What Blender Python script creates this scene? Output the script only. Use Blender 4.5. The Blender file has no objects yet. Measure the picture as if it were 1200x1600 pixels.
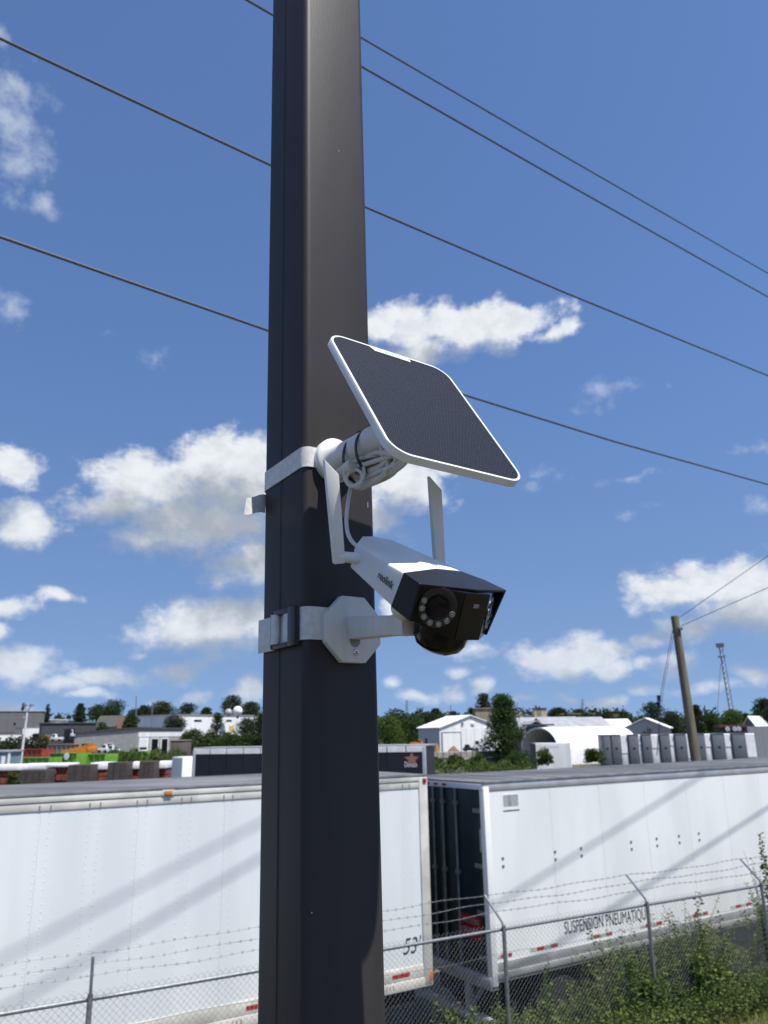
import bpy, bmesh, math, random
import numpy as np
from mathutils import Vector, Matrix

random.seed(7); RNG = np.random.default_rng(7)
SC = bpy.context.scene; COL = SC.collection
R = math.radians
V = Vector

# ------------------------------------------------------------------ camera
FPX, H = 1202.0, 4.9                     # focal length in photo pixels, eye height over the yard
PIT, ROLL = math.atan(346 / FPX), R(-1.0)
FW = V((0, math.cos(PIT), math.sin(PIT)))
_u0 = V((0, -math.sin(PIT), math.cos(PIT))); _r0 = V((1, 0, 0))
RT = _r0 * math.cos(ROLL) + _u0 * math.sin(ROLL)
UP = _u0 * math.cos(ROLL) - _r0 * math.sin(ROLL)
EYE = V((0, 0, H))
cd = bpy.data.cameras.new('camera'); cam = bpy.data.objects.new('camera', cd); COL.objects.link(cam)
m = Matrix((RT, UP, -FW)).transposed().to_4x4(); m.translation = EYE
cam.matrix_world = m
cd.sensor_width = 36; cd.lens = FPX / 1600 * 36; cd.clip_start = 0.05; cd.clip_end = 6000
cd.dof.use_dof = True; cd.dof.focus_distance = 0.85; cd.dof.aperture_fstop = 13.0
SC.camera = cam

def ray(x, y): return FW + RT * ((x - 600) / FPX) + UP * ((800 - y) / FPX)
def at(x, y, D):
    r = ray(x, y); return EYE + r * (D / r.y)
def xpx(x, D, y=1150):
    r = ray(x, y); return r.x / r.y * D
def zpx(x, y, D):
    r = ray(x, y); return H + r.z / r.y * D
def nrm(v): return v.normalized()

# pole frame: T along its sunny face, N out of that face, AX up the pole
AX = nrm(ray(478, -3375))
PO = EYE + V((-0.0787, 0.9233, 0)); PA = 0.1016
T = V((math.sin(0.926), math.cos(0.926), 0)); T = nrm(T - AX * T.dot(AX)); N = T.cross(AX)

# ------------------------------------------------------------------ sun, sky, exposure
SUN = nrm(T * 0.22 + N * 1.0 + AX * 2.15)
SUN_EL = math.asin(SUN.z); SUN_AZ = math.atan2(SUN.x, SUN.y)
sl = bpy.data.lights.new('sun', 'SUN'); sl.energy = 5.0; sl.angle = R(0.53); sl.color = (1.0, 0.955, 0.89)
so = bpy.data.objects.new('sun', sl); COL.objects.link(so); so.location = (4, -6, 30)
so.rotation_euler = SUN.to_track_quat('Z', 'Y').to_euler()
SC.view_settings.view_transform = 'Standard'; SC.view_settings.look = 'None'
SC.view_settings.gamma = 1.0; SC.view_settings.use_curve_mapping = False
SC.view_settings.exposure = 0.46

W = bpy.data.worlds.new('World'); SC.world = W; W.use_nodes = True
nt = W.node_tree; nt.nodes.clear()

def nd(t, typ, **kw):
    n = t.nodes.new(typ)
    for k, v in kw.items(): setattr(n, k, v)
    return n
def mth(t, op, a, b=None, c=None, clamp=False):
    n = nd(t, 'ShaderNodeMath', operation=op, use_clamp=clamp)
    for i, x in enumerate((a, b, c)):
        if x is None: continue
        if isinstance(x, (int, float)): n.inputs[i].default_value = x
        else: t.links.new(x, n.inputs[i])
    return n.outputs[0]
def vmt(t, op, a, b=None):
    n = nd(t, 'ShaderNodeVectorMath', operation=op)
    for i, x in enumerate((a, b)):
        if x is None: continue
        if isinstance(x, (tuple, list)): n.inputs[i].default_value = x
        else: t.links.new(x, n.inputs[i])
    return n.outputs['Value'] if op in ('LENGTH', 'DOT_PRODUCT') else n.outputs[0]
def mapr(t, v, a, b, c=0.0, d=1.0, smooth=True):
    n = nd(t, 'ShaderNodeMapRange', interpolation_type='SMOOTHSTEP' if smooth else 'LINEAR')
    t.links.new(v, n.inputs[0])
    for i, x in enumerate((a, b, c, d)): n.inputs[i + 1].default_value = x
    return n.outputs[0]

# cumulus: (x, y, half width, half height, strength) of each puff as seen from the eye
PUFFS = [(395, 735, 80, 60, 1.15), (340, 750, 95, 60, 1.15), (255, 765, 95, 55, 1.1), (185, 795, 80, 28, 1), (330, 815, 130, 45, 1.15), (220, 838, 70, 24, 1), (395, 870, 70, 62, 1),
 (455, 770, 90, 70, 1), (640, 760, 80, 42, .95), (560, 800, 80, 50, 1), (690, 740, 45, 22, .75),
 (330, 985, 105, 42, 1.1), (400, 970, 85, 40, 1.1), (290, 1000, 65, 26, 1), (505, 985, 70, 40, 1),
 (22, 722, 55, 34, .85), (35, 815, 62, 32, .95), (85, 935, 34, 15, .8), (10, 950, 45, 20, .85), (0, 985, 30, 16, .8),
 (30, 1035, 75, 32, .95), (100, 1065, 60, 22, .75), (170, 1056, 62, 20, .95), (275, 1045, 40, 18, .9), (140, 1088, 50, 10, .8), (225, 1020, 25, 10, .6),
 (392, 1075, 34, 28, 1), (310, 1080, 44, 16, .75), (250, 1088, 40, 10, .7), (20, 1098, 40, 12, .8),
 (640, 515, 75, 34, 1), (740, 515, 100, 34, 1.05), (800, 500, 75, 26, .95), (650, 550, 70, 26, .9), (870, 520, 40, 20, .8), (590, 510, 40, 34, .9),
 (880, 1030, 85, 30, 1.1), (960, 1045, 45, 18, .9), (815, 1035, 28, 14, .8), (925, 1025, 60, 22, 1),
 (1050, 930, 80, 32, 1), (1150, 905, 85, 40, 1.05), (1150, 960, 90, 38, 1.0), (1090, 985, 70, 22, .85), (1020, 1005, 40, 16, .75), (1060, 1040, 50, 18, .85), (1010, 1040, 25, 12, .8), (1230, 930, 70, 60, 1.1),
 (700, 1080, 36, 18, .95), (650, 1085, 50, 16, .75), (755, 1075, 26, 14, .8), (740, 1022, 50, 18, .7), (720, 1050, 36, 10, .7), (620, 950, 30, 40, .6), (610, 1065, 30, 12, .7),
 (880, 1085, 34, 10, .7), (945, 1090, 45, 13, .8), (1010, 1072, 40, 12, .7), (1110, 1075, 60, 14, .75), (1180, 1060, 36, 16, .8), (820, 1096, 40, 9, .6)]
WISPS = [(10, 190, 42, 60, .95), (28, 260, 40, 50, .9), (75, 318, 34, 20, .75), (40, 150, 34, 22, .75), (945, 615, 60, 26, .66), (860, 740, 60, 18, .55), (990, 745, 60, 12, .6), (250, 555, 40, 30, .5),
 (985, 800, 50, 20, .4), (840, 755, 24, 16, .6), (1190, 700, 40, 16, .5), (0, 60, 20, 30, .6), (700, 620, 30, 30, .4), (1180, 798, 46, 20, .7), (8, 484, 36, 28, .85)]
def azel(x, y):
    d = nrm(ray(x, y)); return math.atan2(d.x, d.y), math.asin(d.z)

def cloud_group(name, blobs, amp, nscale):
    g = bpy.data.node_groups.new(name, 'ShaderNodeTree')
    g.interface.new_socket('AzEl', in_out='INPUT', socket_type='NodeSocketVector')
    g.interface.new_socket('Density', in_out='OUTPUT', socket_type='NodeSocketFloat')
    gi, go = nd(g, 'NodeGroupInput'), nd(g, 'NodeGroupOutput')
    p = gi.outputs[0]
    # domain warp so that no outline stays elliptical
    wn = nd(g, 'ShaderNodeTexNoise'); wn.inputs['Scale'].default_value = nscale * .55; wn.inputs['Detail'].default_value = 3
    g.links.new(p, wn.inputs['Vector'])
    wv = vmt(g, 'SUBTRACT', wn.outputs['Color'], (.5, .5, .5))
    wv = vmt(g, 'MULTIPLY', wv, (.085, .05, 0))
    q = vmt(g, 'ADD', p, wv)
    acc = None
    for (x, y, w, h, s) in blobs:
        a, e = azel(x, y); k = math.cos(e)
        v = vmt(g, 'SUBTRACT', q, (a, e, 0))
        v = vmt(g, 'MULTIPLY', v, (FPX / w / 1.12 * max(.75, k), FPX / h / 1.12, 0))
        d = mth(g, 'SUBTRACT', s, vmt(g, 'LENGTH', v))
        acc = d if acc is None else mth(g, 'MAXIMUM', acc, d)
    # scattered cumulus for every part of the sky the list does not describe
    gen = nd(g, 'ShaderNodeTexNoise'); gen.inputs['Scale'].default_value = 4.2; gen.inputs['Detail'].default_value = 2
    g.links.new(vmt(g, 'MULTIPLY', p, (1, 1.8, 1)), gen.inputs['Vector'])
    sx = nd(g, 'ShaderNodeSeparateXYZ'); g.links.new(p, sx.inputs[0])
    outer = mth(g, 'MAXIMUM', mapr(g, mth(g, 'ABSOLUTE', sx.outputs[0]), .52, .75), mapr(g, sx.outputs[1], .92, 1.1))
    gd = mth(g, 'SUBTRACT', mapr(g, gen.outputs['Fac'], .5, .72, -.5, .8, False), mth(g, 'SUBTRACT', 1.0, outer))
    acc = mth(g, 'MAXIMUM', acc, gd)
    fb = nd(g, 'ShaderNodeTexNoise'); fb.inputs['Scale'].default_value = nscale; fb.inputs['Detail'].default_value = 9; fb.inputs['Roughness'].default_value = .64
    g.links.new(vmt(g, 'MULTIPLY', p, (1, 1.25, 1)), fb.inputs['Vector'])
    dens = mth(g, 'MULTIPLY_ADD', mth(g, 'SUBTRACT', fb.outputs['Fac'], .5), amp, acc)
    dens = mth(g, 'MAXIMUM', dens, -1.0)
    g.links.new(dens, go.inputs[0])
    return g
tc = nd(nt, 'ShaderNodeTexCoord'); sp = nd(nt, 'ShaderNodeSeparateXYZ'); nt.links.new(tc.outputs['Generated'], sp.inputs[0])
az_ = mth(nt, 'ARCTAN2', sp.outputs[0], sp.outputs[1]); el_ = mth(nt, 'ARCSINE', sp.outputs[2])
cx = nd(nt, 'ShaderNodeCombineXYZ'); nt.links.new(az_, cx.inputs[0]); nt.links.new(el_, cx.inputs[1])
gP = cloud_group('cumulus', PUFFS, 2.1, 19); gW = cloud_group('wisps', WISPS, 3.0, 26)
def inst(g, vec):
    n = nd(nt, 'ShaderNodeGroup'); n.node_tree = g; nt.links.new(vec, n.inputs[0]); return n.outputs[0]
d0 = inst(gP, cx.outputs[0])
d1 = inst(gP, vmt(nt, 'ADD', cx.outputs[0], (0.016, 0.050, 0)))
w0 = inst(gW, cx.outputs[0])
# crisp lit tops, soft ragged bases: the edge widens where there is cloud above
wid = mth(nt, 'MAXIMUM', mapr(nt, d1, -.5, .6, .58, 1.1), mapr(nt, sp.outputs[2], .03, .22, .9, .58))
mk = mapr(nt, mth(nt, 'DIVIDE', mth(nt, 'ADD', d0, .10), wid), 0.0, 1.0)
mk = mth(nt, 'MULTIPLY', mk, mapr(nt, sp.outputs[2], .0, .20, .68, 1.0))
mw = mth(nt, 'MULTIPLY', mapr(nt, w0, -.1, 1.3), .6)
lit = mapr(nt, d1, -.25, .95, 1.0, .0)
bil = nd(nt, 'ShaderNodeTexNoise'); bil.inputs['Scale'].default_value = 34; bil.inputs['Detail'].default_value = 6; bil.inputs['Roughness'].default_value = .6
nt.links.new(vmt(nt, 'MULTIPLY', cx.outputs[0], (1, 1.4, 1)), bil.inputs['Vector'])
lit = mth(nt, 'MULTIPLY', lit, mapr(nt, bil.outputs['Fac'], .30, .62, .74, 1.0))
sky = nd(nt, 'ShaderNodeTexSky', sky_type='NISHITA', sun_disc=False)
sky.sun_elevation = SUN_EL; sky.sun_rotation = SUN_AZ; sky.altitude = 300; sky.air_density = 1.0; sky.dust_density = 0.25; sky.ozone_density = 4.0
# the clear summer air keeps its blue down to the horizon: look the sky up a little above the true direction
zc = mth(nt, 'MULTIPLY_ADD', mth(nt, 'MAXIMUM', sp.outputs[2], 0.0), .78, .22); cz_ = nd(nt, 'ShaderNodeCombineXYZ')
nt.links.new(sp.outputs[0], cz_.inputs[0]); nt.links.new(sp.outputs[1], cz_.inputs[1]); nt.links.new(zc, cz_.inputs[2])
nt.links.new(vmt(nt, 'NORMALIZE', cz_.outputs[0]), sky.inputs[0])
cc = nd(nt, 'ShaderNodeMix', data_type='RGBA'); nt.links.new(lit, cc.inputs[0])
CL_DARK, CL_LIT = (2.7, 3.0, 3.4, 1), (6.0, 6.2, 6.4, 1)
cc.inputs[6].default_value = CL_DARK; cc.inputs[7].default_value = CL_LIT
m1 = nd(nt, 'ShaderNodeMix', data_type='RGBA'); m1.inputs[7].default_value = (4.6, 5.1, 5.8, 1)
tint = nd(nt, 'ShaderNodeMix', data_type='RGBA', blend_type='MULTIPLY'); tint.inputs[0].default_value = 1.0; tt = nd(nt, 'ShaderNodeMix', data_type='RGBA'); tt.inputs[6].default_value = (.98, .95, .945, 1); tt.inputs[7].default_value = (.90, .985, 1.12, 1)
nt.links.new(mapr(nt, sp.outputs[2], .0, .5), tt.inputs[0]); nt.links.new(tt.outputs[2], tint.inputs[7])
nt.links.new(sky.outputs[0], tint.inputs[6]); nt.links.new(mw, m1.inputs[0]); nt.links.new(tint.outputs[2], m1.inputs[6])
m2 = nd(nt, 'ShaderNodeMix', data_type='RGBA'); nt.links.new(mth(nt, 'MULTIPLY', mk, .95), m2.inputs[0]); nt.links.new(m1.outputs[2], m2.inputs[6]); nt.links.new(cc.outputs[2], m2.inputs[7])
bg = nd(nt, 'ShaderNodeBackground'); bg.inputs[1].default_value = 0.108
wo = nd(nt, 'ShaderNodeOutputWorld')
nt.links.new(m2.outputs[2], bg.inputs[0]); nt.links.new(bg.outputs[0], wo.inputs[0])
W.cycles.sampling_method = 'MANUAL'; W.cycles.sample_map_resolution = 512

# ------------------------------------------------------------------ builders
class Fr:                                   # a frame: origin and three axes
    def __init__(s, o, x, y, z): s.o, s.x, s.y, s.z = V(o), V(x), V(y), V(z)
    def p(s, a, b, c): return s.o + s.x * a + s.y * b + s.z * c
    def at(s, a, b, c): return Fr(s.p(a, b, c), s.x, s.y, s.z)
WORLD = Fr((0, 0, 0), (1, 0, 0), (0, 1, 0), (0, 0, 1))
def rotfr(o, yaw): return Fr(o, (math.cos(yaw), math.sin(yaw), 0), (-math.sin(yaw), math.cos(yaw), 0), (0, 0, 1))

ROOTM = {}
def thing(name, label, cat, loc=(0, 0, 0), group=None, rz=0):
    o = bpy.data.objects.new(name, None); COL.objects.link(o)
    o.empty_display_size = .1; o.location = loc; o.rotation_euler = (0, 0, rz)
    o['label'] = label; o['category'] = cat
    if group: o['group'] = group
    ROOTM[o.name] = (Matrix.Translation(V(loc)) @ Matrix.Rotation(rz, 4, 'Z')).inverted()
    return o
def inv_of(p):
    while p.parent: p = p.parent
    return ROOTM[p.name]
def tag(o, label=None, cat=None, group=None, kind=None):
    for k, v in (('label', label), ('category', cat), ('group', group), ('kind', kind)):
        if v: o[k] = v
    return o

class MB:
    def __init__(s): s.v, s.f = [], []
    def add(s, vs, fs):
        b = len(s.v); s.v += [tuple(v) for v in vs]; s.f += [tuple(i + b for i in f) for f in fs]; return s
    def hexa(s, p):                         # 4 bottom then 4 top
        return s.add(p, [(0, 3, 2, 1), (4, 5, 6, 7), (0, 1, 5, 4), (1, 2, 6, 5), (2, 3, 7, 6), (3, 0, 4, 7)])
    def box(s, F, a0, a1, b0, b1, c0, c1):
        return s.hexa([F.p(*q) for q in ((a0, b0, c0), (a1, b0, c0), (a1, b1, c0), (a0, b1, c0), (a0, b0, c1), (a1, b0, c1), (a1, b1, c1), (a0, b1, c1))])
    def prism(s, F, poly, c0, c1):          # poly in (x, y), extruded along z
        n = len(poly)
        return s.add([F.p(a, b, c0) for a, b in poly] + [F.p(a, b, c1) for a, b in poly],
                     [tuple(range(n))[::-1], tuple(range(n, 2 * n))] + [(i, (i + 1) % n, n + (i + 1) % n, n + i) for i in range(n)])
    def lathe(s, F, prof, n=24):            # prof of (radius, height along z)
        vs, fs = [], []
        for r, h in prof:
            for i in range(n):
                t = 2 * math.pi * i / n; vs.append(F.p(r * math.cos(t), r * math.sin(t), h))
        for k in range(len(prof) - 1):
            for i in range(n):
                j = (i + 1) % n; fs.append((k * n + i, k * n + j, (k + 1) * n + j, (k + 1) * n + i))
        if prof[0][0] > 1e-6: fs.append(tuple(range(n))[::-1])
        if prof[-1][0] > 1e-6: fs.append(tuple((len(prof) - 1) * n + i for i in range(n)))
        return s.add(vs, fs)
    def tube(s, pts, r, n=8, closed=False):
        pts = [V(p) for p in pts]; k = len(pts); rs = r if isinstance(r, (list, tuple)) else [r] * k
        vs, fs = [], []; u = None
        for i, p in enumerate(pts):
            a = pts[(i - 1) % k] if (i or closed) else p
            b = pts[(i + 1) % k] if (i < k - 1 or closed) else p
            t = (b - a).normalized()
            if u is None: u = t.orthogonal().normalized()
            u = (u - t * u.dot(t)); u = u.normalized() if u.length > 1e-6 else t.orthogonal().normalized()
            w = t.cross(u)
            for j in range(n):
                th = 2 * math.pi * j / n; vs.append(p + (u * math.cos(th) + w * math.sin(th)) * rs[i])
        for i in range(k if closed else k - 1):
            i2 = (i + 1) % k
            for j in range(n):
                j2 = (j + 1) % n; fs.append((i * n + j, i * n + j2, i2 * n + j2, i2 * n + j))
        if not closed: fs += [tuple(range(n))[::-1], tuple((k - 1) * n + j for j in range(n))]
        return s.add(vs, fs)
    def ball(s, c, r, n=10, sx=1, sy=1, sz=1):
        c = V(c); F = Fr(c, (sx, 0, 0), (0, sy, 0), (0, 0, sz))
        return s.lathe(F, [(r * math.sin(math.pi * i / n) if 0 < i < n else 1e-5, -r * math.cos(math.pi * i / n)) for i in range(n + 1)], 2 * n)
    def build(s, name, mat, parent=None, smooth=False, bevel=0, seg=2, fix=True, angle=35, kind=None):
        me = bpy.data.meshes.new(name)
        vs = s.v
        if parent is not None:
            a = np.array(vs, float); mi = np.array(inv_of(parent)); vs = (a @ mi[:3, :3].T + mi[:3, 3]).tolist()
        me.from_pydata(vs, [], s.f)
        if fix or bevel:
            bm = bmesh.new(); bm.from_mesh(me)
            if fix: bmesh.ops.recalc_face_normals(bm, faces=bm.faces[:])
            if bevel:
                ed = [e for e in bm.edges if len(e.link_faces) == 2 and e.calc_face_angle(0) > R(25)]
                bmesh.ops.bevel(bm, geom=ed, offset=bevel, segments=seg, profile=.5, affect='EDGES', clamp_overlap=True)
            bm.to_mesh(me); bm.free()
        if smooth or bevel:
            me.polygons.foreach_set('use_smooth', [True] * len(me.polygons)); me.set_sharp_from_angle(angle=R(angle))
        me.materials.append(mat)
        o = bpy.data.objects.new(name, me); COL.objects.link(o)
        if parent is not None: o.parent = parent
        if kind: o['kind'] = kind
        return o
def share(name, src, parent, loc):          # a piece that shares its mesh with an alike piece
    o = bpy.data.objects.new(name, src.data); COL.objects.link(o); o.parent = parent; o.location = loc; return o
def dup(root, loc, rz=0, label=None, scale=None):
    r = root.copy(); COL.objects.link(r); r.location = loc; r.rotation_euler = (0, 0, rz)
    if scale: r.scale = (scale,) * 3
    if label: r['label'] = label
    def rec(a, b):
        for ch in list(a.children):
            c = ch.copy(); COL.objects.link(c); c.parent = b; rec(ch, c)
    rec(root, r); return r
def text(name, s, F, size, mat, parent, xs=1.0, shear=0, align='LEFT', depth=.001):
    cu = bpy.data.curves.new('t', 'FONT'); cu.body = s; cu.size = size; cu.extrude = depth; cu.shear = shear; cu.align_x = align
    ob = bpy.data.objects.new('t', cu); COL.objects.link(ob)
    me = bpy.data.meshes.new_from_object(ob.evaluated_get(bpy.context.evaluated_depsgraph_get()))
    b = MB().add([F.p(v.co.x * xs, v.co.y, v.co.z) for v in me.vertices], [tuple(p.vertices) for p in me.polygons])
    bpy.data.objects.remove(ob); bpy.data.curves.remove(cu); bpy.data.meshes.remove(me)
    return b.build(name, mat, parent, fix=False)

# ------------------------------------------------------------------ materials
MATS = {}
def mat(name, col, rough=.5, metal=0.0, var=.12, scale=6, bump=0, bscale=80, col2=None, spec=.5, coat=0, stretch=(1, 1, 1), thr=(.35, .7), detail=5, island=0):
    if name in MATS: return MATS[name]
    m = bpy.data.materials.new(name); m.use_nodes = True; t = m.node_tree; b = t.nodes['Principled BSDF']
    b.inputs['Roughness'].default_value = rough; b.inputs['Metallic'].default_value = metal
    b.inputs['Specular IOR Level'].default_value = spec; b.inputs['Coat Weight'].default_value = coat
    tcn = nd(t, 'ShaderNodeTexCoord'); mp = nd(t, 'ShaderNodeMapping'); mp.inputs['Scale'].default_value = stretch
    t.links.new(tcn.outputs['Object'], mp.inputs[0])
    ns = nd(t, 'ShaderNodeTexNoise'); ns.inputs['Scale'].default_value = scale; ns.inputs['Detail'].default_value = detail
    t.links.new(mp.outputs[0], ns.inputs['Vector'])
    mx = nd(t, 'ShaderNodeMix', data_type='RGBA')
    c2 = col2 or tuple(min(1, c * (1 + var)) for c in col); c1 = col if col2 else tuple(c * (1 - var) for c in col)
    mx.inputs[6].default_value = (*c1, 1); mx.inputs[7].default_value = (*c2, 1)
    t.links.new(mapr(t, ns.outputs['Fac'], *thr), mx.inputs[0])
    out = mx.outputs[2]
    if island:
        ge = nd(t, 'ShaderNodeNewGeometry'); hs = nd(t, 'ShaderNodeHueSaturation')
        t.links.new(mapr(t, ge.outputs['Random Per Island'], 0, 1, 1 - island, 1 + island, False), hs.inputs['Value'])
        t.links.new(mapr(t, ge.outputs['Random Per Island'], 0, 1, .52, .48, False), hs.inputs['Hue'])
        t.links.new(out, hs.inputs['Color']); out = hs.outputs[0]
    t.links.new(out, b.inputs['Base Color'])
    if bump:
        bn = nd(t, 'ShaderNodeTexNoise'); bn.inputs['Scale'].default_value = bscale; bn.inputs['Detail'].default_value = 4
        t.links.new(mp.outputs[0], bn.inputs['Vector'])
        bp = nd(t, 'ShaderNodeBump'); bp.inputs['Strength'].default_value = bump; bp.inputs['Distance'].default_value = .01
        t.links.new(bn.outputs['Fac'], bp.inputs['Height']); t.links.new(bp.outputs[0], b.inputs['Normal'])
    MATS[name] = m; return m
def leafmat(name, c1, c2, tr=.3):
    m = mat(name, c1, .75, 0, scale=1.3, col2=c2, spec=.12, island=.45)
    t = m.node_tree; b = t.nodes['Principled BSDF']; out = t.nodes['Material Output']
    tl = nd(t, 'ShaderNodeBsdfTranslucent'); ms = nd(t, 'ShaderNodeMixShader'); ms.inputs[0].default_value = tr
    t.links.new(b.inputs['Base Color'].links[0].from_socket, tl.inputs[0])
    t.links.new(b.outputs[0], ms.inputs[1]); t.links.new(tl.outputs[0], ms.inputs[2]); t.links.new(ms.outputs[0], out.inputs[0])
    return m

WHITE_PLASTIC = mat('white_plastic', (.69, .70, .695), .42, var=.05, scale=18, bump=.02, bscale=900)
WHITE_PRINT = mat('printed_plastic', (.66, .66, .64), .6, var=.05, scale=60, bump=.12, bscale=1500, stretch=(1, 1, .2))
CABLE_WHITE = mat('cable_jacket', (.60, .60, .57), .45, var=.06, scale=60)
BLACK_PLASTIC = mat('black_plastic', (.012, .013, .017), .32, var=.2, scale=40, bump=.02, bscale=1200)
HOOD_BLACK = mat('hood_plastic', (.009, .011, .017), .42, var=.15, scale=40, bump=.01, bscale=1500, spec=.3)
TR_LEFT = mat('trailer_white_worn', (.61, .645, .655), .36, scale=1.6, col2=(.71, .735, .735), stretch=(1, 1, .12), bump=.03, bscale=2)
BUMPER = mat('bumper_grey', (.34, .36, .38), .5, .1, var=.2, scale=6)
GLOSS_BLACK = mat('gloss_black', (.004, .004, .005), .16, var=.2, scale=20, spec=.3)
LENS_GLASS = mat('lens_glass', (.003, .003, .005), .05, var=.1, scale=10, spec=.25)
LED_RIM = mat('led_rim', (.22, .215, .19), .35, var=.1, scale=200)
LED_YEL = mat('led_phosphor', (.42, .37, .15), .25, var=.15, scale=300)
CHROME = mat('bright_metal', (.62, .62, .62), .18, 1.0, var=.05, scale=50)
BRONZE = mat('bronze_powder_coat', (.033, .0305, .0315), .48, scale=30, col2=(.040, .0365, .037), stretch=(1, 1, .06), bump=.03, bscale=700, spec=.22)
WEB = mat('white_webbing', (.66, .67, .66), .75, var=.08, scale=150, bump=.22, bscale=2200)
INK = mat('dark_ink', (.03, .035, .045), .5, var=.1)
TEAL = mat('teal_ink', (.03, .33, .42), .5, var=.1)
CONCRETE = mat('concrete', (.30, .29, .26), .85, var=.2, scale=1.2, bump=.3, bscale=20)
GALV = mat('galvanised_steel', (.20, .215, .23), .45, .5, var=.2, scale=40)
WIRE_DARK = mat('line_wire', (.060, .064, .058), .5, .2, var=.03, scale=1)
TR_WHITE = mat('trailer_white', (.655, .675, .668), .34, col2=(.735, .75, .745), scale=1.1, stretch=(1, 1, .2), thr=(.3, .6), bump=.05, bscale=1.6)
TR_CREAM = mat('trailer_rail', (.56, .55, .50), .45, .1, var=.16, scale=2.5)
ALU = mat('aluminium_rail', (.52, .53, .53), .38, .55, var=.1, scale=3)
ROOF = mat('trailer_roof', (.085, .09, .095), .7, .1, scale=.9, col2=(.17, .172, .175), stretch=(.5, 1.4, 1), bump=.08, bscale=4)
DKGREEN = mat('door_green', (.006, .022, .026), .35, var=.2, scale=2)
STEEL_GREY = mat('painted_steel', (.20, .21, .22), .5, .3, var=.2, scale=6)
BLACK_STEEL = mat('black_steel', (.014, .014, .016), .6, .2, var=.3, scale=5)
RUBBER = mat('rubber', (.02, .02, .02), .8, var=.2, scale=8)
RED_TAPE = mat('red_reflector', (.32, .018, .018), .35, var=.3, scale=20)
WHT_TAPE = mat('white_reflector', (.42, .42, .36), .4, var=.2, scale=20)
AMBER = mat('amber_lens', (.50, .17, .03), .3, var=.1, scale=30)
RED_SIGN = mat('red_sign', (.30, .012, .02), .45, var=.1)
RUST = mat('rust', (.16, .055, .02), .8, var=.4, scale=12)

# ------------------------------------------------------------------ ground
FP, FS = V((1.15, 11.4, 0)), V((math.sin(R(60.5)), math.cos(R(60.5)), 0)); FN = V((FS.y, -FS.x, 0))   # fence line, its direction, its side facing the eye
def sstep(a, b, x):
    t = min(1, max(0, (x - a) / (b - a))); return t * t * (3 - 2 * t)
def gz(x, y):
    d = (x - FP.x) * FN.x + (y - FP.y) * FN.y
    z = .7 * sstep(-1.15, 0.0, d) + .25 * max(0, min(d, 9.6))
    return z + .05 * math.sin(x * 1.7 + y) * math.sin(y * 1.3) * sstep(-.5, 1, d)
gx = sorted(set([-3000, -1500, -800, -400, -200, -120, -80, -55, -40, -32] + [round(-26 + .5 * i, 2) for i in range(105)] + [32, 40, 55, 80, 120, 200, 400, 800, 1500, 3000]))
gy = sorted(set([-800, -300, -120, -60, -40] + [round(-30 + 1.5 * i, 2) for i in range(18)] + [round(-3 + .4 * i, 2) for i in range(66)] + [26, 30, 36, 45, 55, 70, 90, 120, 160, 220, 320, 500, 900, 1600, 3200]))
gm = MB(); gm.v = [(x, y, gz(x, y) if -40 < x < 40 and -60 < y < 40 else (0 if y > 0 or abs(x) > 40 else gz(x, y))) for y in gy for x in gx]
nx = len(gx); gm.f = [(j * nx + i, j * nx + i + 1, (j + 1) * nx + i + 1, (j + 1) * nx + i) for j in range(len(gy) - 1) for i in range(nx - 1)]
GM = mat('yard_ground', (.035, .040, .018), .95, scale=.35, col2=(.13, .105, .065), bump=.5, bscale=6, thr=(.4, .62), detail=8)
tag(gm.build('ground', GM, smooth=True, fix=False), kind='structure')

# ------------------------------------------------------------------ the steel pole and what is strapped to it
PF = Fr(PO, T, -N, AX)                       # right handed: x along the sunny face, y into the pole, z up
def rsq(half, r, n=6):
    pts = []
    for k, (sx, sy) in enumerate(((1, 1), (-1, 1), (-1, -1), (1, -1))):
        for i in range(n + 1):
            t = math.pi / 2 * (k + i / n); pts.append((sx * (half - r) + r * math.cos(t), sy * (half - r) + r * math.sin(t)))
    return pts
BZ = -(H - 2.95)
pole = thing('steel_pole', 'dark bronze square steel pole carrying the solar panel and the security camera', 'pole', PF.p(0, 0, BZ))
b = MB(); out = rsq(PA / 2, .0092)
# the seam on the shaded face: a shallow groove
poly = []
for i, q in enumerate(out):
    poly.append(q)
    if i == 13: poly += [(-PA / 2, .0062), (-PA / 2 + .0009, .0048), (-PA / 2 + .0009, -.0012), (-PA / 2, -.0026)]
b.prism(PF, poly, BZ, 3.6); b.build('shaft', BRONZE, pole, smooth=True, angle=20)
b = MB(); b.box(PF, -.14, .14, -.14, .14, BZ + .0, BZ + .022); b.build('base_plate', BRONZE, pole, bevel=.004)
def face_pt(x, y, off=0.0):                  # point on the sunny face under a picture point, in (t, a)
    r = ray(x, y); P0 = PO + N * (PA / 2 + off); k = (P0 - EYE).dot(N) / r.dot(N); q = EYE + r * k - PO
    return q.dot(T), q.dot(AX)
for (x, y, sx, sz) in ((529, 236, .0011, .0011), (574.5, 789, .0007, .0035), (487, 1426, .0007, .0007)):
    a, c = face_pt(x, y); b = MB(); b.prism(PF, [(a - sx, -PA / 2 - .0003), (a + sx, -PA / 2 - .0003), (a + sx, -PA / 2 + .001), (a - sx, -PA / 2 + .001)], c - sz, c + sz)
    b.build('paint_chip', CHROME, pole)

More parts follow.
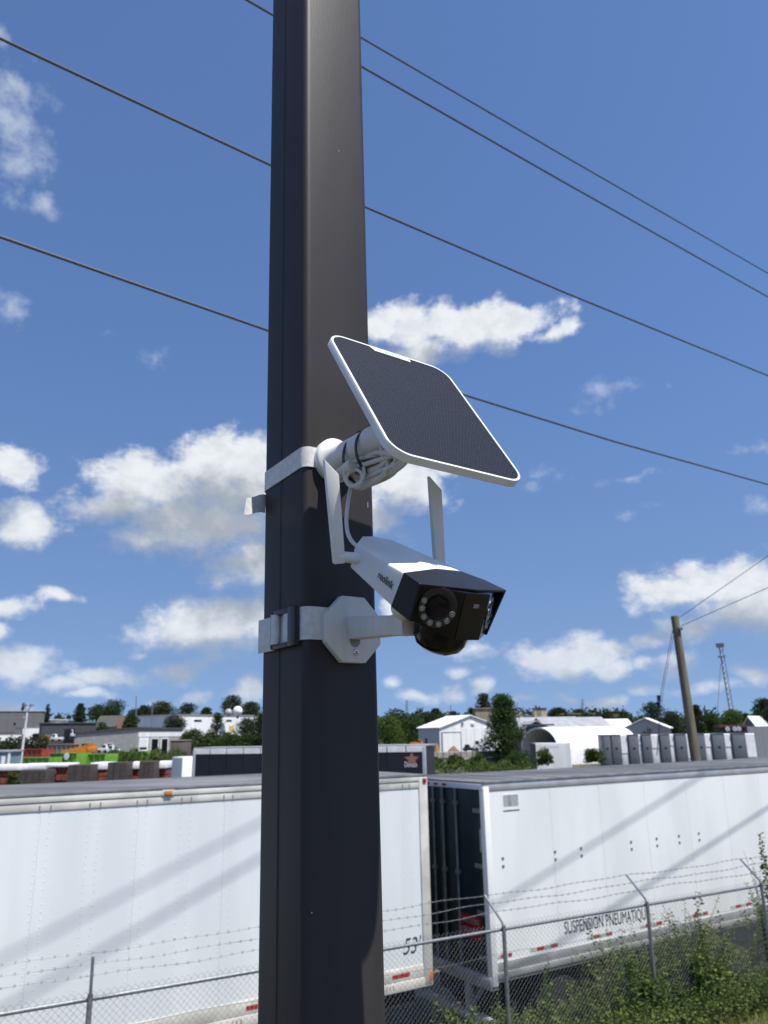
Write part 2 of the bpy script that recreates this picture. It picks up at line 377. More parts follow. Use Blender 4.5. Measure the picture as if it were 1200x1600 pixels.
# ---- solar panel
KS = .169 / .1958
c4 = [EYE + ray(*q) * (s * KS) for q, s in (((513.18, 520.53), 1), ((698.26, 580.68), 1.1047), ((819.38, 757.71), .9179), ((607.39, 706.54), .8132))]
pc = (c4[0] + c4[1] + c4[2] + c4[3]) / 4
e1 = nrm((c4[1] - c4[0]) + (c4[2] - c4[3])); e2 = (c4[0] - c4[3]) + (c4[1] - c4[2]); e2 = nrm(e2 - e1 * e2.dot(e1)); e3 = e1.cross(e2)
SP = Fr(pc, e1, e2, e3); PW, PH = .169, .2275
def rrect(w, h, r, n=8):
    pts = []
    for k, (sx, sy) in enumerate(((1, 1), (-1, 1), (-1, -1), (1, -1))):
        for i in range(n + 1):
            t = math.pi / 2 * (k + i / n); pts.append((sx * (w / 2 - r) + r * math.cos(t), sy * (h / 2 - r) + r * math.sin(t)))
    return pts
DISC = PF.p(-.0113, -.0508, .3158)
pan = thing('solar_panel', 'small solar panel with white rim and dark dotted cells tilted out from the pole', 'solar panel', DISC)
o_, i_ = rrect(PW, PH, .0235), rrect(PW - .0060, PH - .0060, .0206)
n_ = len(o_)
b = MB(); b.add([SP.p(x, y, -.0068) for x, y in o_] + [SP.p(x, y, .0002) for x, y in o_] + [SP.p(x * .994, y * .996, .0016) for x, y in o_] + [SP.p(x, y, .0016) for x, y in i_] + [SP.p(x, y, 0) for x, y in i_],
    [tuple(range(n_))[::-1]] + [(k * n_ + i, k * n_ + (i + 1) % n_, (k + 1) * n_ + (i + 1) % n_, (k + 1) * n_ + i) for k in range(4) for i in range(n_)] + [tuple(4 * n_ + i for i in range(n_))])
b.build('frame', WHITE_PLASTIC, pan, smooth=True, angle=50, fix=False)
cm = bpy.data.materials.new('solar_cells'); cm.use_nodes = True; t = cm.node_tree; bs = t.nodes['Principled BSDF']
geo = nd(t, 'ShaderNodeTexCoord'); gm_ = vmt(t, 'MULTIPLY', geo.outputs['UV'], (1, 1, 1))
sxy = nd(t, 'ShaderNodeSeparateXYZ'); t.links.new(gm_, sxy.inputs[0])
row = mth(t, 'MODULO', mth(t, 'FLOOR', sxy.outputs[1]), 2.0)
fx = mth(t, 'SUBTRACT', mth(t, 'FRACT', mth(t, 'MULTIPLY_ADD', row, .5, sxy.outputs[0])), .5); fy = mth(t, 'SUBTRACT', mth(t, 'FRACT', sxy.outputs[1]), .5)
rr = mth(t, 'SQRT', mth(t, 'ADD', mth(t, 'MULTIPLY', fx, fx), mth(t, 'MULTIPLY', fy, fy)))
dot = mapr(t, rr, .2, .34, 1, 0)
nz = nd(t, 'ShaderNodeTexNoise'); nz.inputs['Scale'].default_value = .12; t.links.new(gm_, nz.inputs['Vector'])
nz2 = nd(t, 'ShaderNodeTexWhiteNoise'); t.links.new(vmt(t, 'FLOOR', gm_), nz2.inputs['Vector'])
cmx = nd(t, 'ShaderNodeMix', data_type='RGBA'); cmx.inputs[6].default_value = (.005, .007, .014, 1); cmx.inputs[7].default_value = (.046, .056, .085, 1)
t.links.new(mth(t, 'MULTIPLY', dot, mth(t, 'MULTIPLY_ADD', nz2.outputs['Value'], .6, .45)), cmx.inputs[0]); t.links.new(cmx.outputs[2], bs.inputs['Base Color'])
bs.inputs['Roughness'].default_value = .5; bs.inputs['Specular IOR Level'].default_value = .12
cbp = nd(t, 'ShaderNodeBump'); cbp.inputs['Strength'].default_value = .5; cbp.inputs['Distance'].default_value = .0006; t.links.new(dot, cbp.inputs['Height']); t.links.new(cbp.outputs[0], bs.inputs['Normal'])
b = MB(); k = rrect(PW - .0062, PH - .0062, .0205); b.add([SP.p(x, y, .0007) for x, y in k], [tuple(range(len(k)))])
cell = b.build('cell_sheet', cm, pan, fix=False)
uv = cell.data.uv_layers.new(name='UVMap')
for i, l in enumerate(cell.data.loops): x, y = k[l.vertex_index]; uv.data[i].uv = (x / .0020 + 200, y / .0020 + 200)
b = MB(); b.prism(SP, [(-.0285, PH / 2 - .0034), (-.0235, PH / 2 - .0112), (.0275, PH / 2 - .0112), (.0275, PH / 2 - .0034)], .0006, .0019)
lp = b.build('logo_plate', WHITE_PLASTIC, pan)
text('lettering', 'reolink', SP.at(.001, PH / 2 - .0098, .00195), .0092, TEAL, lp, xs=1.0, align='CENTER', depth=.0001)
# mount: disc with a screw hole, flared neck, pipe, ball joint
DF = Fr(DISC, T, AX, N)
b = MB(); b.lathe(DF, [(.0268, 0), (.0272, .004), (.0272, .0085), (.0262, .0100), (.0225, .0108), (.0185, .0145), (.0166, .0215), (.0160, .032)], 40)
b.build('mount_disc', WHITE_PLASTIC, pan, smooth=True, angle=60)
hp = face_pt(516, 708, .011); hx, hz = hp[0] + .0113, hp[1] - .3158
b = MB(); b.lathe(DF.at(hx, hz, .0085), [(.0046, 0), (.0046, .0100), (.0034, .0103), (.0031, .0080), (.0028, .0070)], 20)
sh = b.build('screw_hole', WHITE_PLASTIC, pan, smooth=True, angle=40)
b = MB(); b.lathe(DF.at(hx, hz, .0086), [(.0032, 0), (.0032, .0084)], 16); b.build('hole_shade', BLACK_PLASTIC, pan)  # shade down in the hole, put in as a black disc
tipc = SP.p(.0, -.018, -.016)
b = MB(); b.tube([DF.p(0, 0, .030), DF.p(0, 0, .055), DF.p(.002, .002, .085), tipc], [.0160, .0158, .0158, .0165], 28); b.build('mount_pipe', WHITE_PLASTIC, pan, smooth=True, angle=60)
b = MB(); b.lathe(Fr(SP.p(0, -.018, -.0085), e1, e2, -e3), [(.030, 0), (.030, .003), (.022, .006), (.0175, .014), (.010, .020)], 32); b.build('ball_joint', WHITE_PLASTIC, pan, smooth=True, angle=50)

# ---- webbing straps
def ring(F, half, r, z0, z1, th, sag=0, n=6, tilt=0):
    a, c = rsq(half, r, n), rsq(half + th, r + th, n); k = len(a); b = MB(); vs = []
    def zz(p, z): return z + sag * math.sin(p[0] * 60) + tilt * (p[1] + half)
    for z in (z0, z1): vs += [F.p(p[0], p[1], zz(p, z)) for p in a]
    for z in (z0, z1): vs += [F.p(p[0], p[1], zz(p, z)) for p in c]
    fs = []
    for i in range(k):
        j = (i + 1) % k; fs += [(2 * k + i, 2 * k + j, 3 * k + j, 3 * k + i), (i, k + i, k + j, j), (k + i, 3 * k + i, 3 * k + j, k + j), (i, j, 2 * k + j, 2 * k + i)]
    return b.add(vs, fs)
_, a1 = face_pt(485, 698.5); _, a0 = face_pt(485, 729.5)
us = thing('webbing_strap', 'white webbing strap round the pole behind the solar panel mount with a loose tail', 'strap', PF.p(0, 0, a0))
ring(PF, PA / 2 + .0004, .0096, a0, a1, .0013, tilt=-.06).build('strap_loop', WEB, us, smooth=True)
b = MB(); path = [(-.046, .0525, .2845), (-.0535, .049, .2832), (-.060, .047, .281), (-.068, .045, .277), (-.0765, .041, .2735), (-.083, .036, .2715)]
vs, fs = [], []
for i, (x, y, z) in enumerate(path):
    tw = .25 + .18 * i; dx, dy = math.sin(tw) * .010, .003 * i / 4
    for sgn in (-1, 1):
        for dn in (0, .0012): vs.append(PF.p(x + sgn * dx * .35, y + dn + sgn * dy, z + sgn * .0122))
for i in range(len(path) - 1):
    q = 4 * i; fs += [(q, q + 4, q + 6, q + 2), (q + 1, q + 3, q + 7, q + 5), (q, q + 1, q + 5, q + 4), (q + 2, q + 6, q + 7, q + 3)]
fs += [(0, 2, 3, 1), (4 * len(path) - 4, 4 * len(path) - 3, 4 * len(path) - 1, 4 * len(path) - 2)]
b.add(vs, fs).build('strap_tail', WEB, us, smooth=True)

_, l1 = face_pt(485, 947.5); _, l0 = face_pt(485, 999)
ls = thing('webbing_strap', 'white webbing strap with black buckle holding the octagonal camera bracket to the pole', 'strap', PF.p(0, 0, l0))
ring(PF, PA / 2 + .0004, .0096, l0, l1, .0014, tilt=-.04).build('strap_loop', WEB, ls, smooth=True)
LH = l1 - l0; lf = Fr(PF.p(-PA / 2 - .0018, 0, (l0 + l1) / 2 - .0025), -N * -1, AX, -T)   # on the shaded face, x toward the corner, z outward
lf = Fr(lf.o, N, AX, -T)
h2 = LH / 2 + .0035
def bar(F, x0, x1, y0, y1, z0, z1): return MB().box(F, x0, x1, y0, y1, z0, z1)
bk = MB(); bk.box(lf, .028, .0445, -h2, h2, .001, .0072); bk.box(lf, -.012, -.0075, -h2, h2, .001, .0070); bk.box(lf, -.012, .044, h2 - .0055, h2 + .0002, .0008, .0066); bk.box(lf, -.012, .044, -h2 - .0002, -h2 + .0055, .0008, .0066)
bko = bk.build('buckle', BLACK_PLASTIC, ls, bevel=.0008)
b = MB(); b.tube([lf.p(-.002, -h2 + .005, .0058), lf.p(-.002, h2 - .005, .0058)], .0052, 16); b.build('buckle_roller', WEB, bko, smooth=True)
b = MB(); b.box(lf, .0145, .0255, -LH / 2 + .002, LH / 2 - .002, .0022, .0050); b.build('strap_turn', WEB, bko, bevel=.0008)
b = MB(); b.box(lf, -.05, -.009, -LH / 2 - .004, LH / 2 - .001, .0008, .0024); b.build('strap_end', WEB, ls, bevel=.0005)

# ---- octagonal bracket with its arm
_, oc = face_pt(546, 985); ot, _ = face_pt(546, 985)
BF = Fr(PF.p(ot - .001, -PA / 2 - .0016, oc), T, AX, N)
br = thing('camera_bracket', 'white octagonal bracket plate with square arm under the security camera', 'bracket', BF.o)
oc8 = [(.0375 / math.cos(math.pi / 8) * math.cos(math.pi / 8 + k * math.pi / 4), .0375 / math.cos(math.pi / 8) * math.sin(math.pi / 8 + k * math.pi / 4)) for k in range(8)]
MB().prism(BF, oc8, 0, .0092).build('plate', WHITE_PRINT, br, bevel=.0009)
b = MB()
def armsec(n, hw, z0, z1, dt=0): return [BF.p(-hw + dt, z0, n), BF.p(hw + dt, z0, n), BF.p(hw + dt, z1, n), BF.p(-hw + dt, z1, n)]
def ray_n(x, y, n):                         # the point n out from the pole axis behind a picture point, relative to the bracket
    r = ray(x, y); k = ((PO - EYE).dot(N) + n) / r.dot(N); q = EYE + r * k - BF.o; return q.dot(T), q.dot(AX), q.dot(N)
A1, A2 = ray_n(625, 977, .184), ray_n(640, 975.5, .206)
b.hexa(armsec(.0088, .0105, -.0115, .0140, .001) + armsec(A1[2], .0088, A1[1] - .0095, A1[1] + .0095, A1[0])); b.build('arm', WHITE_PRINT, br, bevel=.0012)
b = MB(); b.hexa(armsec(A1[2] - .002, .0096, A1[1] - .0104, A1[1] + .0104, A1[0]) + armsec(A2[2], .0096, A2[1] - .0104, A2[1] + .0104, A2[0])); b.build('arm_end', WHITE_PRINT, br, bevel=.0012)
b = MB(); b.lathe(Fr(BF.p(.001, -.0135, .0075), T, AX, N), [(.0068, 0), (.0068, .0022)], 24); b.build('cable_hole', STEEL_GREY, br)  # no real hole: its dark inside is painted as a grey disc
b = MB(); b.lathe(Fr(BF.p(.0015, -.0262, .0085), T, AX, N), [(.0035, 0), (.0037, .0016), (.0030, .0026), (.0012, .0030)], 20); sc_ = b.build('screw', CHROME, br, smooth=True)
b = MB(); sf = Fr(BF.p(.0015, -.0262, .0113), nrm(T + AX), nrm(AX - T), N); b.box(sf, -.0022, .0022, -.0004, .0004, 0, .0005); b.box(sf, -.0004, .0004, -.0022, .0022, 0, .0005); b.build('screw_slot', INK, sc_)

# ---- the twin lens camera
QS = .93                                      # size of the camera body against the drawn dimensions
CF = Fr(EYE + V((.0523, .797, .1317)) * QS, V((.6854, .7243, .0744)) * QS, V((-.6836, .6049, .4083)) * QS, V((.2507, -.3308, .9098)) * QS)   # y points backward, away from the lenses
def C(x, y, z): return CF.p(x, -y, z)        # y forward
sec = thing('security_camera', 'white twin lens security camera with black hood and two antennas on a bracket arm', 'security camera', C(0, 0, 0))
b = MB()
back = [(-.0405, -.0946, .0081), (-.0405, -.0946, .0331), (-.0235, -.1045, .0425), (0, -.111, .0432), (.0235, -.1045, .0425), (.0405, -.0946, .0331), (.0405, -.0946, .0081), (0, -.104, .0060)]
front = [(-.0640, .0060, -.0100), (-.0653, .0085, .0279), (-.0191, .0085, .0350), (0, .0085, .0352), (.0191, .0085, .0350), (.0653, .0085, .0279), (.0640, .0060, -.0100), (0, .010, -.018)]
b.add([C(*q) for q in back] + [C(*q) for q in front], [tuple(range(8)), tuple(range(8, 16))[::-1]] + [(i, (i + 1) % 8, 8 + (i + 1) % 8, 8 + i) for i in range(8)])
shell = b.build('body_shell', WHITE_PLASTIC, sec, bevel=.0015, seg=2)
# hood: a roof with two cheeks over the recessed lens front
b = MB()
A_, B_, C_, D_ = (-.0663, .0058, .0286), (-.0191, .0054, .0358), (.0191, .0054, .0358), (.0663, .0058, .0286)
E_, F_, G_ = (-.0715, .0338, .0249), (0, .0475, .0264), (.0715, .0338, .0249)
top = [A_, B_, C_, D_, G_, F_, E_]; th = .0028
low = [(x * .985, y - (.0 if i < 4 else .0005), z - th) for i, (x, y, z) in enumerate(top)]
b.add([C(*q) for q in top] + [C(*q) for q in low], [(0, 1, 6), (1, 5, 6), (1, 2, 5), (2, 4, 5), (2, 3, 4), (7, 13, 8), (8, 13, 12), (8, 12, 9), (9, 12, 11), (9, 11, 10)] + [(i, (i + 1) % 7, 7 + (i + 1) % 7, 7 + i) for i in range(7)])
for s in (-1, 1):
    q = [(.0715, .0338, .0249), (.0663, .0058, .0286), (.0650, -.0013, -.0080), (.0611, .0235, -.0152) if s < 0 else (.0535, .0360, -.0246)]
    o4 = [C(s * x, y, z) for x, y, z in q]; i4 = [C(s * (x - .0030), y, z - .0006) for x, y, z in q]
    b.hexa([o4[0], o4[1], o4[2], o4[3], i4[0], i4[1], i4[2], i4[3]])
hood = b.build('hood', HOOD_BLACK, sec, bevel=.0007, seg=2, angle=18)
b = MB()
fr_ = [(-.0660, .0265), (-.0207, .0500), (.0207, .0500), (.0660, .0265)]
zb = [-.0150, -.0258, -.0258, -.0150]
tp = [(-.0600, .010, .0255)] + [(x, y, .0232) for x, y in fr_] + [(.0600, .010, .0255)]
bt = [(-.0615, -.002, -.0095)] + [(x * q, y * p, z) for (x, y), z, q, p in zip(fr_, (-.0150, -.0258, -.0258, -.0246), (.90, 1, 1, .79), (.80, 1, 1, 1.30))] + [(.0615, -.002, -.0095)]
b.add([C(*q) for q in tp] + [C(*q) for q in bt], [(0, 1, 2, 3, 4, 5), (6, 11, 10, 9, 8, 7)] + [(i, (i + 1) % 6, 6 + (i + 1) % 6, 6 + i) for i in range(6)])
b.build('front_plate', GLOSS_BLACK, sec, bevel=.0010)
b = MB(); b.prism(Fr(C(0, .0500, -.0005), CF.x, CF.z, -CF.y), [(-.0195, -.0240), (.0195, -.0240), (.0202, .0228), (-.0202, .0228)], 0, .0007); pw = b.build('sensor_window', GLOSS_BLACK, sec)
b = MB(); b.prism(Fr(C(0.001, .0508, .010), CF.x, CF.z, -CF.y), [(-.0045, -.0018), (.0045, -.0018), (.0045, .0018), (-.0045, .0018)], -.0002, .0002); b.build('sensor_print', STEEL_GREY, pw)
for s in (-1, 1):
    p0, p1 = V((s * .0660, .0265, 0)), V((s * .0207, .0500, 0)); d2 = (p1 - p0).normalized()
    nn = V((d2.y, -d2.x, 0)) * (-1 if s < 0 else 1) * -1
    if nn.y < 0: nn = -nn
    wx = CF.x * d2.x - CF.y * d2.y; wn = CF.x * nn.x - CF.y * nn.y
    if s > 0: wx = -wx
    mid = p0 + (p1 - p0) * (.50 if s < 0 else .56); rs_ = 1.0 if s < 0 else .86
    LF = Fr(C(mid.x, mid.y, .0005), wx, CF.z, wn)
    if s < 0:                               # put the left lens exactly where the photograph shows it
        r = ray(684, 949); kk = (LF.o - EYE).dot(wn) / r.dot(wn); LF = Fr(EYE + r * kk, wx, CF.z, wn)
    b = MB(); b.lathe(LF, [(.0202 * rs_, 0), (.0202 * rs_, .0006), (.0192 * rs_, .0010), (.0132, .0010), (.0124, .0004)], 40); rg = b.build('lens_ring', BLACK_PLASTIC, sec, smooth=True, angle=40)
    b = MB(); b.lathe(LF, [(.0124, .0004), (.0118, .0020), (.0108, .0020), (.0100, .0010), (.0060, .0018), (1e-5, .0022)], 36); b.build('lens', LENS_GLASS, rg, smooth=True, angle=30)
    for px_, py_ in ((-24, -7), (-24, 5), (-17.5, 16.7), (-6.7, 23), (6.1, 23), (17, 17), (23.5, 6.5)):
        ang = math.atan2(-py_, px_ * 1.06); k = .0166
        L2 = LF.at(k * rs_ * math.cos(ang), k * rs_ * math.sin(ang), .0010)
        b = MB(); b.lathe(L2, [(.0031, 0), (.0031, .0006), (.0025, .0008), (.0019, .0002)], 18); le = b.build('led', LED_RIM, rg, smooth=True, angle=40)
        b = MB(); b.lathe(L2, [(.0014, .0002), (.0011, .0005), (1e-5, .0008)], 14); b.build('led_core', LED_YEL if (px_ % 2 or px_ == -24) else LED_RIM, le, smooth=True)
# speaker dome below, ball joint to the arm
b = MB(); DM = Fr(C(.006, .012, -.010), CF.x, -CF.y, CF.z)
b.lathe(DM, [(.0290, 0), (.0292, -.018), (.0278, -.0275), (.0235, -.0350), (.0140, -.0402), (1e-5, -.0420)], 36); b.build('speaker_dome', GLOSS_BLACK, sec, smooth=True, angle=50)
b = MB(); b.ball(C(-.036, -.012, -.012), .0105, 10); b.tube([C(-.036, -.012, -.014), BF.p((A1[0] + A2[0]) / 2, A1[1] + .004, (A1[2] + A2[2]) / 2)], .0065, 14); b.build('ball_joint', WHITE_PLASTIC, sec, smooth=True)
b = MB(); b.lathe(Fr(C(-.004, -.011, .0362), CF.x, -CF.y, CF.z), [(.0040, 0), (.0040, .0006), (.0030, .0007), (.0028, .0002)], 20); b.build('button_cap', STEEL_GREY, sec)
# lettering on the left cheek of the shell
pA, pB, pC_, pD = C(*back[0]), C(*back[1]), C(*front[1]), C(*front[0])
sx_ = nrm((pD - pA) + (pC_ - pB)); sn = sx_.cross((pB - pA) + (pC_ - pD)); sn = nrm(sn); sn = sn if sn.dot(EYE - pA) > 0 else -sn
sy_ = nrm(sn.cross(sx_)); sy_ = sy_ if sy_.z > 0 else -sy_
r = ray(590.5, 902.5); kk = (pA - EYE).dot(sn) / r.dot(sn)
text('lettering', 'reolink', Fr(EYE + r * kk, nrm(sx_ + sy_ * -.03), sy_, sn).at(0, 0, .0009), .0110, INK, shell, depth=.0002, xs=.92)
# antennas
def antenna(side, base, tip):
    j0 = C(side * .0395, -.083, .021); b = MB(); mid = base + (tip - base) * .03
    b.tube([j0, j0 + (mid - j0) * .25, j0 + (mid - j0) * .3, mid], [.0060, .0060, .0056, .0056], 16)
    ax_ = nrm(tip - base); L = (tip - base).length
    ux = CF.x - ax_ * CF.x.dot(ax_); ux = nrm(ux); uy = ax_.cross(ux)
    ux, uy = ux * math.cos(.5) - uy * math.sin(.5), uy * math.cos(.5) + ux * math.sin(.5)
    F = Fr(base, ux, uy, ax_); a = MB(); w0, w1, dp = .0056, .0076, .0054
    a.hexa([F.p(-w0, -dp, -.004), F.p(w0, -dp, -.004), F.p(w0, dp, -.004), F.p(-w0, dp, -.004), F.p(-w1, -dp * .8, L), F.p(w1 * .8, -dp * .8, L - .016), F.p(w1 * .8, dp * .8, L - .016), F.p(-w1, dp * .8, L)])
    an = a.build('antenna', WHITE_PLASTIC, sec, bevel=.0012); b.build('antenna_joint', WHITE_PLASTIC, an, smooth=True)
dl = (C(-.0405, -.083, .02) - EYE).dot(FW)
def atd(x, y, d): return EYE + ray(x, y) * d
antenna(-1, atd(529, 874, dl - .004), atd(517, 717, dl - .010))
dr = (C(.0405, -.083, .02) - EYE).dot(FW)
antenna(1, atd(687, 890, dr + .016), atd(679, 743, dr + .012))

# ---- the coiled cable and its ties
cab = thing('cable_coil', 'coil of white cable tied beneath the solar panel mount pipe', 'cable', DF.p(.002, -.024, .05))
rg_ = random.Random(3); b = MB()
for k in range(20):
    n0, n1 = .026 + rg_.uniform(0, .022), .124 + rg_.uniform(-.022, .014); cz = -.0270 + rg_.uniform(-.007, .006); hz_ = .006 + rg_.uniform(0, .009); ct = .006 + rg_.uniform(-.010, .010)
    pts = []
    for i in range(28):
        th = 2 * math.pi * i / 28; u = math.cos(th); e = abs(u) ** .6 * (1 if u > 0 else -1)
        pts.append(DF.p(ct + .004 * math.sin(th * 2 + k) + .004 * math.cos(th + k), cz + hz_ * math.sin(th) * (1 - .3 * math.sin(th + k)) + .002 * math.sin(3 * th + k) + (n0 - .03) * .05, (n0 + n1) / 2 + (n1 - n0) / 2 * e))
    b.tube(pts, .0027, 8, closed=True)
b.build('cable_loops', CABLE_WHITE, cab, smooth=True)
b = MB(); c0, c1 = DF.p(-.0125, -.0285, .030), DF.p(-.0125, -.0245, .063)
b.tube([c0, c0 + (c1 - c0) * .1, c0 + (c1 - c0) * .55, c0 + (c1 - c0) * .6, c1], [.0052, .0074, .0074, .0082, .0082], 18); b.build('plug', CABLE_WHITE, cab, smooth=True, angle=40)
b = MB(); hc = DF.p(-.012, -.0345, .062)
b.tube([hc + CFv for CFv in [(T * math.cos(q) * .5 + N * math.cos(q) * .85) * .0125 + AX * math.sin(q) * .0145 for q in [2 * math.pi * i / 24 for i in range(24)]]], .0021, 8, closed=True)
b.tube([hc + CFv for CFv in [(T * math.cos(q) * .5 + N * math.cos(q) * .85) * .0100 + AX * math.sin(q) * .0100 - AX * .006 for q in [2 * math.pi * i / 24 for i in range(24)]]], .0021, 8, closed=True)
b.build('hanging_loop', CABLE_WHITE, cab, smooth=True)
b = MB(); e0 = C(-.03, -.098, .030); s0 = DF.p(.004, -.032, .034)
pts = []
for i in range(17):
    q = i / 16; p = s0.lerp(e0, q); p = p + AX * (-.018 * math.sin(math.pi * q)) - T * (.012 * math.sin(math.pi * q)); pts.append(p)
b.tube(pts, .0022, 10); b.build('cable_lead', CABLE_WHITE, cab, smooth=True)
def tie(label, n, dz, lo, hi, lean):
    z = thing('zip_tie', label, 'cable tie', DF.p(0, 0, n), 'black zip ties round the mount pipe'); b = MB(); k = 28; vs, fs = [], []
    for i in range(k):
        th = 2 * math.pi * i / k; rx = .0225; cy_ = (hi + lo) / 2; ry = (hi - lo) / 2
        sy = math.sin(th); ct = math.cos(th)
        for rr, ww in ((0, -.0019), (.0011, -.0019), (.0011, .0019), (0, .0019)):
            vs.append(DF.p(.003 + (rx + rr) * ct + .003 * (1 - sy), cy_ + (ry + rr) * sy, n + ww + lean * (cy_ + ry * sy)))
    for i in range(k):
        j = (i + 1) % k
        for c in range(4): fs.append((4 * i + c, 4 * i + (c + 1) % 4, 4 * j + (c + 1) % 4, 4 * j + c))
    b.add(vs, fs).build('band', BLACK_PLASTIC, z, smooth=True)
    MB().box(DF.at(.004, hi + .001, n + lean * hi), -.0035, .0035, -.001, .0045, -.003, .003).build('tie_head', BLACK_PLASTIC, z, bevel=.0006)
tie('black zip tie round pipe and coil nearer the pole', .050, 0, -.040, .0165, .18)
tie('black zip tie round pipe and coil nearer the solar panel', .074, 0, -.036, .0165, .1)

# ------------------------------------------------------------------ overhead wires
SD = V((math.sin(R(57.7)), math.cos(R(57.7)), 0)); WD = V((-SD.y, SD.x, 0)); ZZ = V((0, 0, 1))
KR, KL = V((1.56, 13.55, 0)), V((.63, 13.56, 0))       # near corners of the two trailers
def overhead(label, pts, shadow, K, r, back=16, fwd=70):
    """a wire seen along pts whose shadow runs along the trailer side at K: its place in space follows from both"""
    a, c = [EYE + ray(*q) * ((K - EYE).dot(WD) / ray(*q).dot(WD)) for q in shadow]
    n1 = (c - a).cross(SUN)
    P = [EYE + ray(*q) * ((a - EYE).dot(n1) / ray(*q).dot(n1)) for q in pts]
    d0, d1 = nrm(P[0] - P[1]), nrm(P[-1] - P[-2]); P = [P[0] + d0 * back] + P + [P[-1] + d1 * fwd]
    o = MB().tube(P, r, 8).build('overhead_wire', WIRE_DARK, None, smooth=True)
    return tag(o, label, 'wire', 'overhead wires crossing the sky')
overhead('topmost overhead wire crossing to the upper right', [(385, -46), (563, 58), (880, 243), (1200, 427)], ((0, 1500), (408, 1285)), KL, .0115)
overhead('second overhead wire, just under the topmost one', [(386, 0), (565, 104), (880, 284), (1200, 464)], ((60, 1545), (408, 1340)), KL, .0135)
overhead('overhead wire entering at the upper left corner and passing behind the pole', [(0, 60), (421, 257), (570, 323), (880, 456), (1200, 587)], ((790, 1405), (1100, 1210)), KR, .0125)
overhead('lowest overhead wire passing behind the solar panel', [(0, 370), (418, 516), (735, 620), (960, 690), (1200, 757)], ((1010, 1385), (1200, 1262)), KR, .013)

# ------------------------------------------------------------------ trailers
def onface(F, x, y):
    r = ray(x, y); q = EYE + r * ((F.o - EYE).dot(F.y) / r.dot(F.y)) - F.o; return q.dot(F.x), q.dot(F.z)
def rivets(F, pts, r=.007, v=-.012):
    b = MB()
    for u, z in pts:
        c = [F.p(u + r * math.cos(a), v, z + r * math.sin(a)) for a in (0, 1.05, 2.09, 3.14, 4.19, 5.24)]
        d = [F.p(u + r * .5 * math.cos(a), v - r * .6, z + r * .5 * math.sin(a)) for a in (0, 2.09, 4.19)]
        b.add(c + d, [(0, 1, 6), (1, 2, 7, 6), (2, 3, 7), (3, 4, 8, 7), (4, 5, 8), (5, 0, 6, 8), (6, 7, 8)])
    return b
def wheel(F, u, v, r=.5):
    A = Fr(F.p(u, v, r), F.x, F.z, F.y * -1)
    return MB().lathe(A, [(.28, -.24), (r * .97, -.26), (r, -.20), (r, -.06), (r * .97, 0), (.30, -.02)], 32), MB().lathe(A, [(.29, -.18), (.28, -.04), (.20, -.06), (.12, -.02), (.10, .03), (1e-4, .04)], 24)
ZB, ZT, TW, TL = 1.15, 4.10, 2.6, 16.15

# right hand trailer, its rear doors toward the gap
FR_ = Fr(KR, SD, WD, ZZ)
tr = thing('semi_trailer', 'white semi trailer right of the pole with dark rear doors and SUSPENSION PNEUMATIQUE lettering', 'trailer', KR)
F = FR_
MB().box(F, .10, TL, .014, TW - .014, ZB + .05, ZT - .06).build('body', TR_WHITE, tr)
u1, _ = onface(F, 863, 1300); us_ = [.115] + [u1 + 1.22 * k for k in range(-1, 13) if u1 + 1.22 * k > .3 and u1 + 1.22 * k < TL - .2] + [TL]
for i in range(len(us_) - 1):
    MB().box(F, us_[i] + .0012, us_[i + 1] - .0012, 0, .013, 1.40, 3.955).build('side_panel', TR_WHITE, tr, bevel=.0015, seg=1)
MB().box(F, .0, TL, -.014, .03, 3.955, 4.06).build('top_rail', ALU, tr, bevel=.004)
b = MB(); b.box(F, .10, TL, -.012, .03, 1.27, 1.40); b.box(F, .10, TL, -.030, .03, 1.17, 1.262); b.box(F, .10, TL, -.012, .03, 1.12, 1.165); b.build('bottom_rail', ALU, tr, bevel=.004)
b = MB(); b.hexa([F.p(-.02, -.022, 4.062), F.p(TL, -.022, 4.062), F.p(TL, TW + .02, 4.062), F.p(-.02, TW + .02, 4.062), F.p(-.02, -.022, 4.095), F.p(TL, -.022, 4.095), F.p(TL, TW + .02, 4.095), F.p(-.02, TW + .02, 4.095)]); rf = b.build('roof', ROOF, tr, bevel=.008)
b = MB()
for k in range(1, 26): b.box(F, k * .61 - .012, k * .61 + .012, .06, TW - .06, 4.0955, 4.1)
b.build('roof_bows', ROOF, rf, kind='stuff')
MB().box(F, 0, TL, -.024, .012, 4.064, 4.107).build('roof_edge', STEEL_GREY, tr, bevel=.004)
b = MB(); b.box(F, -.005, .112, -.02, .10, 1.08, 4.02); b.build('corner_post', TR_WHITE, tr, bevel=.006)
b = MB(); b.box(F, -.005, .112, TW - .10, TW + .02, 1.08, 4.02); b.build('corner_post', TR_WHITE, tr, bevel=.006)
b = MB(); b.box(F, -.02, .09, .0, TW, 3.97, 4.07); hd = b.build('door_header', TR_WHITE, tr, bevel=.006)
for v in (1.05, 1.3, 1.55):
    MB().box(F, -.035, -.018, v - .06, v + .06, 4.0, 4.04).build('marker_lamp', RED_TAPE, hd, bevel=.005)
dr_ = []
for v0, v1 in ((.11, 1.297), (1.303, 2.49)):
    d = MB().box(F, .03, .09, v0, v1, 1.22, 3.965).build('rear_door', DKGREEN, tr, bevel=.004); dr_.append(d)
